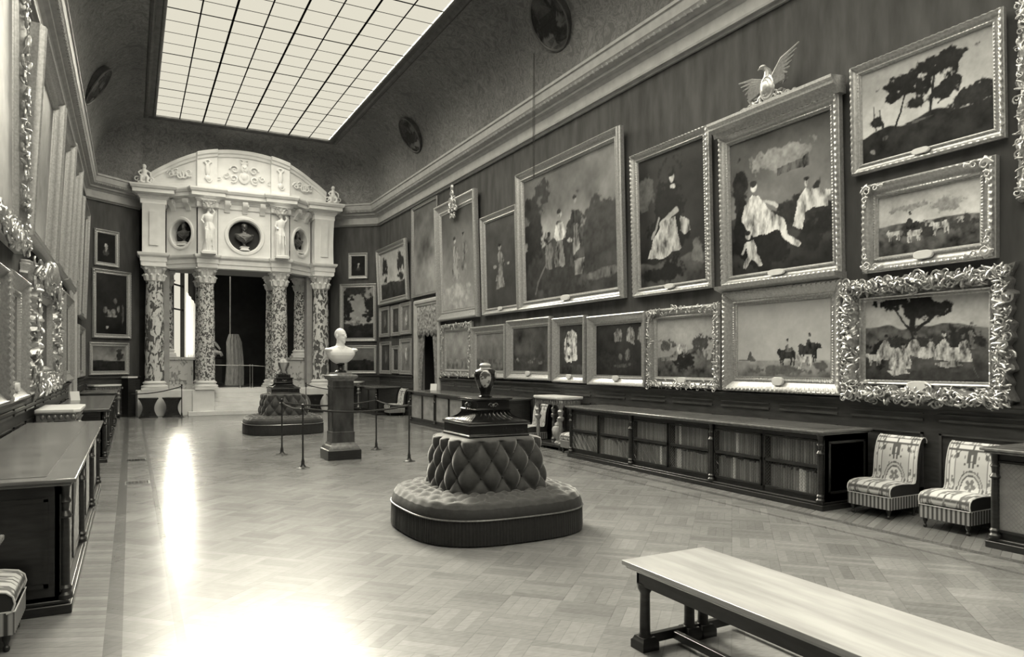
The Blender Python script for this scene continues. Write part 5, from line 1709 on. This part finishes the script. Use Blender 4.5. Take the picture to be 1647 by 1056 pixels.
# --- lower row on the right wall
P_('seashore picture with riders and pale sky in a heavy plain gilt frame', 'R', 8.68, 6.48, 1.40, 2.99, .24,
   dict(grain=.15, sky=(.40, .46), cloud=.14, hz=.22, hill=.01, ground=(.30, .14), gn=.7,
        mass=[(.55, .09, .4, .07, .12), (.9, .15, .12, .06, .1)],
        poly=[beast(.56, .16, .24, .03, 1.4), beast(.78, .20, .28, .035, 1.4, -1), beast(.74, .12, .20, .42, 1.4), seated(.57, .33, .14, .12, 1.4), seated(.80, .40, .14, .04, 1.4), ([(.12, .23), (.14, .32), (.16, .36), (.19, .23)], .12), ([(.17, .23), (.18, .31), (.21, .23)], .16)], stroke=[(0, .225, .2, .225, .006, .12)],
        lit=head(.57, .48, .018, .3, 1.4) + head(.79, .55, .018, .1, 1.4)), 'deep', .15, 21, 0, .014, 'gilt', plate_w=.2)
P_('gathering under a dark tree in a massive carved foliage frame', 'R', 6.45, 4.37, 1.36, 2.92, .27,
   dict(sky=(.45, .5), cloud=.3, hz=.70, hill=.18, ground=(.14, .035), gn=1.0,
        mass=[(.42, .90, .18, .12, .018), (.58, .84, .15, .10, .02), (.30, .96, .2, .06, .02), (.5, .45, .5, .08, .04), (.12, .40, .1, .1, .02), (.82, .50, .14, .15, .025), (.5, .08, .5, .06, .05)],
        stroke=[(.42, .45, .42, .80, .035, .02), (.42, .60, .22, .92, .015, .02), (.45, .62, .62, .80, .02, .02), (.86, .2, .92, .05, .006, .1)],
        poly=[seated(.20, .26, .34, .40, 1.5), seated(.33, .14, .34, .50, 1.5, -1), seated(.44, .30, .30, .38, 1.5), seated(.55, .28, .26, .42, 1.5, -1), seated(.68, .24, .34, .46, 1.5), seated(.79, .22, .34, .42, 1.5, -1), robe(.86, .38, .24, .14, 1.5), beast(.08, .18, .18, .48, 1.5), ([(.20, .12), (.34, .16), (.40, .10), (.26, .07)], .42), ([(.60, .20), (.74, .24), (.80, .18), (.66, .16)], .3)],
        lit=head(.19, .53, .028, .12, 1.5) + head(.34, .42, .028, .4, 1.5) + head(.43, .56, .026, .14, 1.5) + head(.56, .50, .026, .1, 1.5) + head(.66, .54, .028, .4, 1.5) + head(.80, .52, .028, .14, 1.5) + [(.14, .17, .05, .03, .02)]), 'rococo', .17, 22, 0, .012, 'gilt_bright', True, .7, plate_w=.3, leafy=420)
P_('picture of a pale rearing shape and dark rocks in a leafy gilt frame', 'R', 10.62, 8.78, 1.40, 2.83, .20,
   dict(sky=(.45, .32), cloud=.25, hz=.40, hill=.15, ground=(.12, .06), gn=1.2,
        mass=[(.5, .28, .25, .16, .018), (.8, .58, .16, .14, .06), (.15, .55, .16, .10, .10)],
        lit=[(.42, .48, .05, .10, .5), (.52, .50, .06, .10, .3), (.9, .4, .08, .1, .25), (.35, .38, .05, .08, .2), (.2, .3, .15, .04, .2)]), 'std', .13, 23, 0, .016, 'gilt', plate_w=.2, corners=.6, leafy=160)
P_('dark interior picture with a row of pale round arches', 'R', 12.6, 10.68, 1.39, 2.82, .21,
   dict(sky=(.035, .02), cloud=.8, mass=[(.5, .25, .5, .2, .03)],
        poly=[([(c - .085, .66), (c - .085, .82), (c - .05, .90), (c, .93), (c + .05, .90), (c + .085, .82), (c + .085, b)], v) for c, b, v in ((.50, .66, .20), (.76, .58, .24), (1.0, .55, .2))], lit=[(.7, .40, .05, .12, .13), (.55, .36, .06, .08, .1), (.6, .2, .2, .04, .08)]), 'deep', .14, 24, 0, .018, plate_w=.18)
P_('small upright picture with a bright doorway and lone dark figure', 'R', 14.03, 12.72, 1.41, 2.86, .19,
   dict(sky=(.05, .04), cloud=.7, hz=.2, ground=(.06, .03),
        mass=[(.2, .6, .14, .35, .06)], poly=[([(.22, .28), (.22, .72), (.34, .88), (.56, .92), (.72, .80), (.76, .30)], .46), ([(.58, .28), (.58, .90), (.74, .84), (.76, .28)], .58), robe(.40, .24, .40, .62, .6, 0, .9), ([(.3, .62), (.3, .84), (.36, .84), (.36, .62)], .06)], lit=head(.40, .60, .03, .04, .6) + [(.4, .34, .05, .05, .05)]), 'deep', .13, 25, 0, .02, plate_w=.16)
P_('dim brown picture in a broad plain gilt frame right of the lidded jar', 'R', 16.3, 14.14, 1.43, 2.92, .22,
   dict(sky=(.08, .06), cloud=.9, mass=[(.5, .25, .5, .12, .07)], lit=[(.15, .25, .05, .06, .2), (.62, .3, .03, .05, .16), (.5, .2, .1, .04, .14), (.8, .2, .06, .04, .13)]), 'deep', .13, 26, 0, .025)
p = P_('pale hazy picture partly hidden behind the lidded jar', 'R', 18.47, 16.38, 1.43, 2.85, .22,
   dict(sky=(.20, .16), cloud=.5, hz=.3, ground=(.14, .12)), 'deep', .13, 27, 0, .03)
P_('pale washed-out picture in a leafy frame next to the right doorway', 'R', 20.68, 18.49, 1.42, 3.02, .24,
   dict(sky=(.34, .26), cloud=.4, hz=.3, ground=(.2, .18)), 'std', .12, 28, 0, .03, plate=False, leafy=150)
G6 = 'small pictures stacked beyond the right doorway'
for (a, b, z0, z1, lab, sd, g) in ((27.1, 25.95, 2.83, 3.97, 'upper left', 31, .08), (25.7, 24.74, 2.83, 3.95, 'upper middle', 32, .06), (24.66, 23.58, 2.85, 3.97, 'upper right', 33, .22),
                              (27.05, 25.75, 1.42, 2.65, 'lower left', 34, .07), (25.6, 24.8, 1.45, 2.47, 'lower middle', 35, .05), (24.72, 23.53, 1.43, 2.70, 'lower right', 36, .24)):
    P_('small gilt-framed picture, %s of the six beyond the right doorway' % lab, 'R', a, b, z0, z1, .14, dict(sky=(g, g * .8), cloud=.6, lit=[(.5, .5, .14, .25, g * 2.2), (.5, .75, .06, .07, g * 3)]), 'flat', .07, sd, 0, .05, plate=False, group=G6)
# --- slanted walls either side of the portico
GS = 'pictures on the slanted walls beside the portico'
dark_portrait = dict(sky=(.015, .012), cloud=.5, lit=[(.5, .36, .2, .12, .05), (.5, .52, .06, .07, .35), (.5, .6, .09, .07, .4), (.48, .42, .04, .05, .3)])
P_('small dark portrait high on the slanted wall left of the portico', 'CL', .40, 1.31, 5.07, 6.28, .13, dark_portrait, 'std', .07, 41, 0, .025, plate=False, group=GS)
P_('large dark crowded scene in the middle of the left slanted wall', 'CL', .33, 1.76, 2.67, 4.96, .15,
   dict(sky=(.02, .015), cloud=.9, lit=[(.3, .40, .06, .05, .14), (.42, .36, .06, .05, .2), (.55, .38, .07, .05, .22), (.7, .42, .05, .06, .16), (.5, .30, .2, .03, .25), (.35, .12, .05, .02, .3), (.85, .35, .04, .2, .08), (.6, .55, .05, .06, .1)]), 'std', .09, 42, 0, .03, plate=False, group=GS)
P_('low landscape with dark ground at the foot of the left slanted wall', 'CL', .22, 1.69, 1.44, 2.53, .14,
   dict(sky=(.14, .24), cloud=.5, hz=.42, hill=.04, ground=(.02, .015), mass=[(.82, .62, .14, .18, .03), (.8, .82, .1, .08, .04)]), 'std', .08, 43, 0, .03, plate=False, group=GS)
P_('small dark portrait high on the slanted wall right of the portico', 'CR', .78, 1.6, 5.14, 6.16, .13, dark_portrait, 'std', .07, 44, 0, .025, plate=False, group=GS)
P_('upright picture with dark foliage and pale figures behind the white bust', 'CR', .42, 1.97, 2.68, 4.95, .15,
   dict(sky=(.25, .34), cloud=.3, hz=.28, ground=(.03, .02), mass=[(.12, .6, .22, .35, .02), (.9, .6, .2, .32, .02), (.5, .95, .4, .12, .03), (.5, .2, .5, .1, .02)], lit=[(.3, .32, .06, .06, .3), (.5, .36, .08, .1, .3), (.68, .32, .06, .08, .25), (.4, .28, .2, .03, .2)]), 'std', .09, 45, 0, .03, plate=False, group=GS)
P_('low dark landscape behind the white bust at the foot of the right slanted wall', 'CR', .61, 1.97, 1.42, 2.53, .12,
   dict(sky=(.14, .12), cloud=.3, hz=.45, hill=.08, ground=(.02, .015)), 'std', .07, 46, 0, .04, plate=False, group=GS)
# ================================================================== PAINTINGS, LEFT WALL
GLW = 'framed paintings on the left wall'
haze = lambda a, b: dict(sky=(a, b), cloud=.5)
P_('huge pale picture cut by the left edge, leafy gilt border at its right', 'L', 7.3, 11.72, 3.32, 7.0, .42, haze(.26, .34), 'std', .16, 51, 0, .05, plate=False, leafy=420, group=GLW)
P_('tall hazy picture second along the upper left wall', 'L', 11.95, 15.35, 3.62, 6.6, .26, haze(.12, .28), 'std', .2, 52, math.radians(3), .04, plate=False, group=GLW)
P_('tall hazy picture third along the upper left wall', 'L', 15.55, 18.2, 3.65, 6.6, .26, haze(.14, .26), 'std', .2, 53, math.radians(3), .05, plate=False, group=GLW)
P_('tall hazy picture fourth along the upper left wall', 'L', 18.35, 20.9, 3.65, 6.7, .26, haze(.14, .24), 'std', .2, 54, math.radians(3), .05, plate=False, group=GLW)
P_('tall canvas above the left wall doorway', 'L', 21.05, 23.4, 4.1, 7.0, .12, haze(.12, .22), 'flat', .1, 55, 0, .05, plate=False, group=GLW)
P_('upper picture nearest the far left corner', 'L', 23.7, 26.6, 3.2, 6.6, .22, haze(.08, .14), 'std', .14, 56, math.radians(2), .05, plate=False, group=GLW)
P_('lower left wall picture cut by the left edge of the photo', 'L', 7.9, 10.22, 1.36, 2.95, .22, haze(.06, .07), 'deep', .14, 57, 0, .04, plate=False, group=GLW, gm='gilt_dull')
P_('plain hazy picture in a moulded frame on the lower left wall', 'L', 10.3, 11.98, 1.36, 2.97, .24, haze(.13, .20), 'deep', .16, 58, 0, .02, plate=True, group=GLW)
po = P_('mirror-like grey picture in a carved frame with a large leafy crest', 'L', 12.25, 15.95, 1.37, 3.30, .42, haze(.08, .13), 'rococo', .22, 59, 0, .03, plate=False, group=GLW, gm='gilt', corners=.6, leafy=200)
P_('lower left wall picture just beyond the crested carved frame', 'L', 16.1, 18.15, 1.40, 3.38, .24, haze(.08, .10), 'deep', .16, 60, 0, .03, plate=False, group=GLW)
P_('lower left wall picture next before the left doorway', 'L', 18.22, 20.85, 1.42, 3.40, .24, haze(.07, .09), 'deep', .16, 61, 0, .04, plate=False, group=GLW)
P_('lower picture beyond the left doorway near the far corner', 'L', 23.7, 26.5, 1.42, 2.95, .2, haze(.06, .08), 'std', .12, 62, 0, .05, plate=False, group=GLW)
q = MB()
for k in range(9):
    a = k / 8; x = -1.2 + 2.4 * a
    q.scroll((x, -.24, 1.72 + .28 * math.sin(a * PI)), .17, 1.3, .05, 1 if k % 2 else -1, 1, start=k)
for k in range(5): q.ell((-.3 + .15 * k, -.26, 2.0 - .05 * abs(k - 2)), (.08, .07, .14))
remesh(q.build('crest', M['gilt'], po), .02, 1)
# the pointed-arch corners inside two of the frames are left to the moulding
print('objects', len(bpy.data.objects))
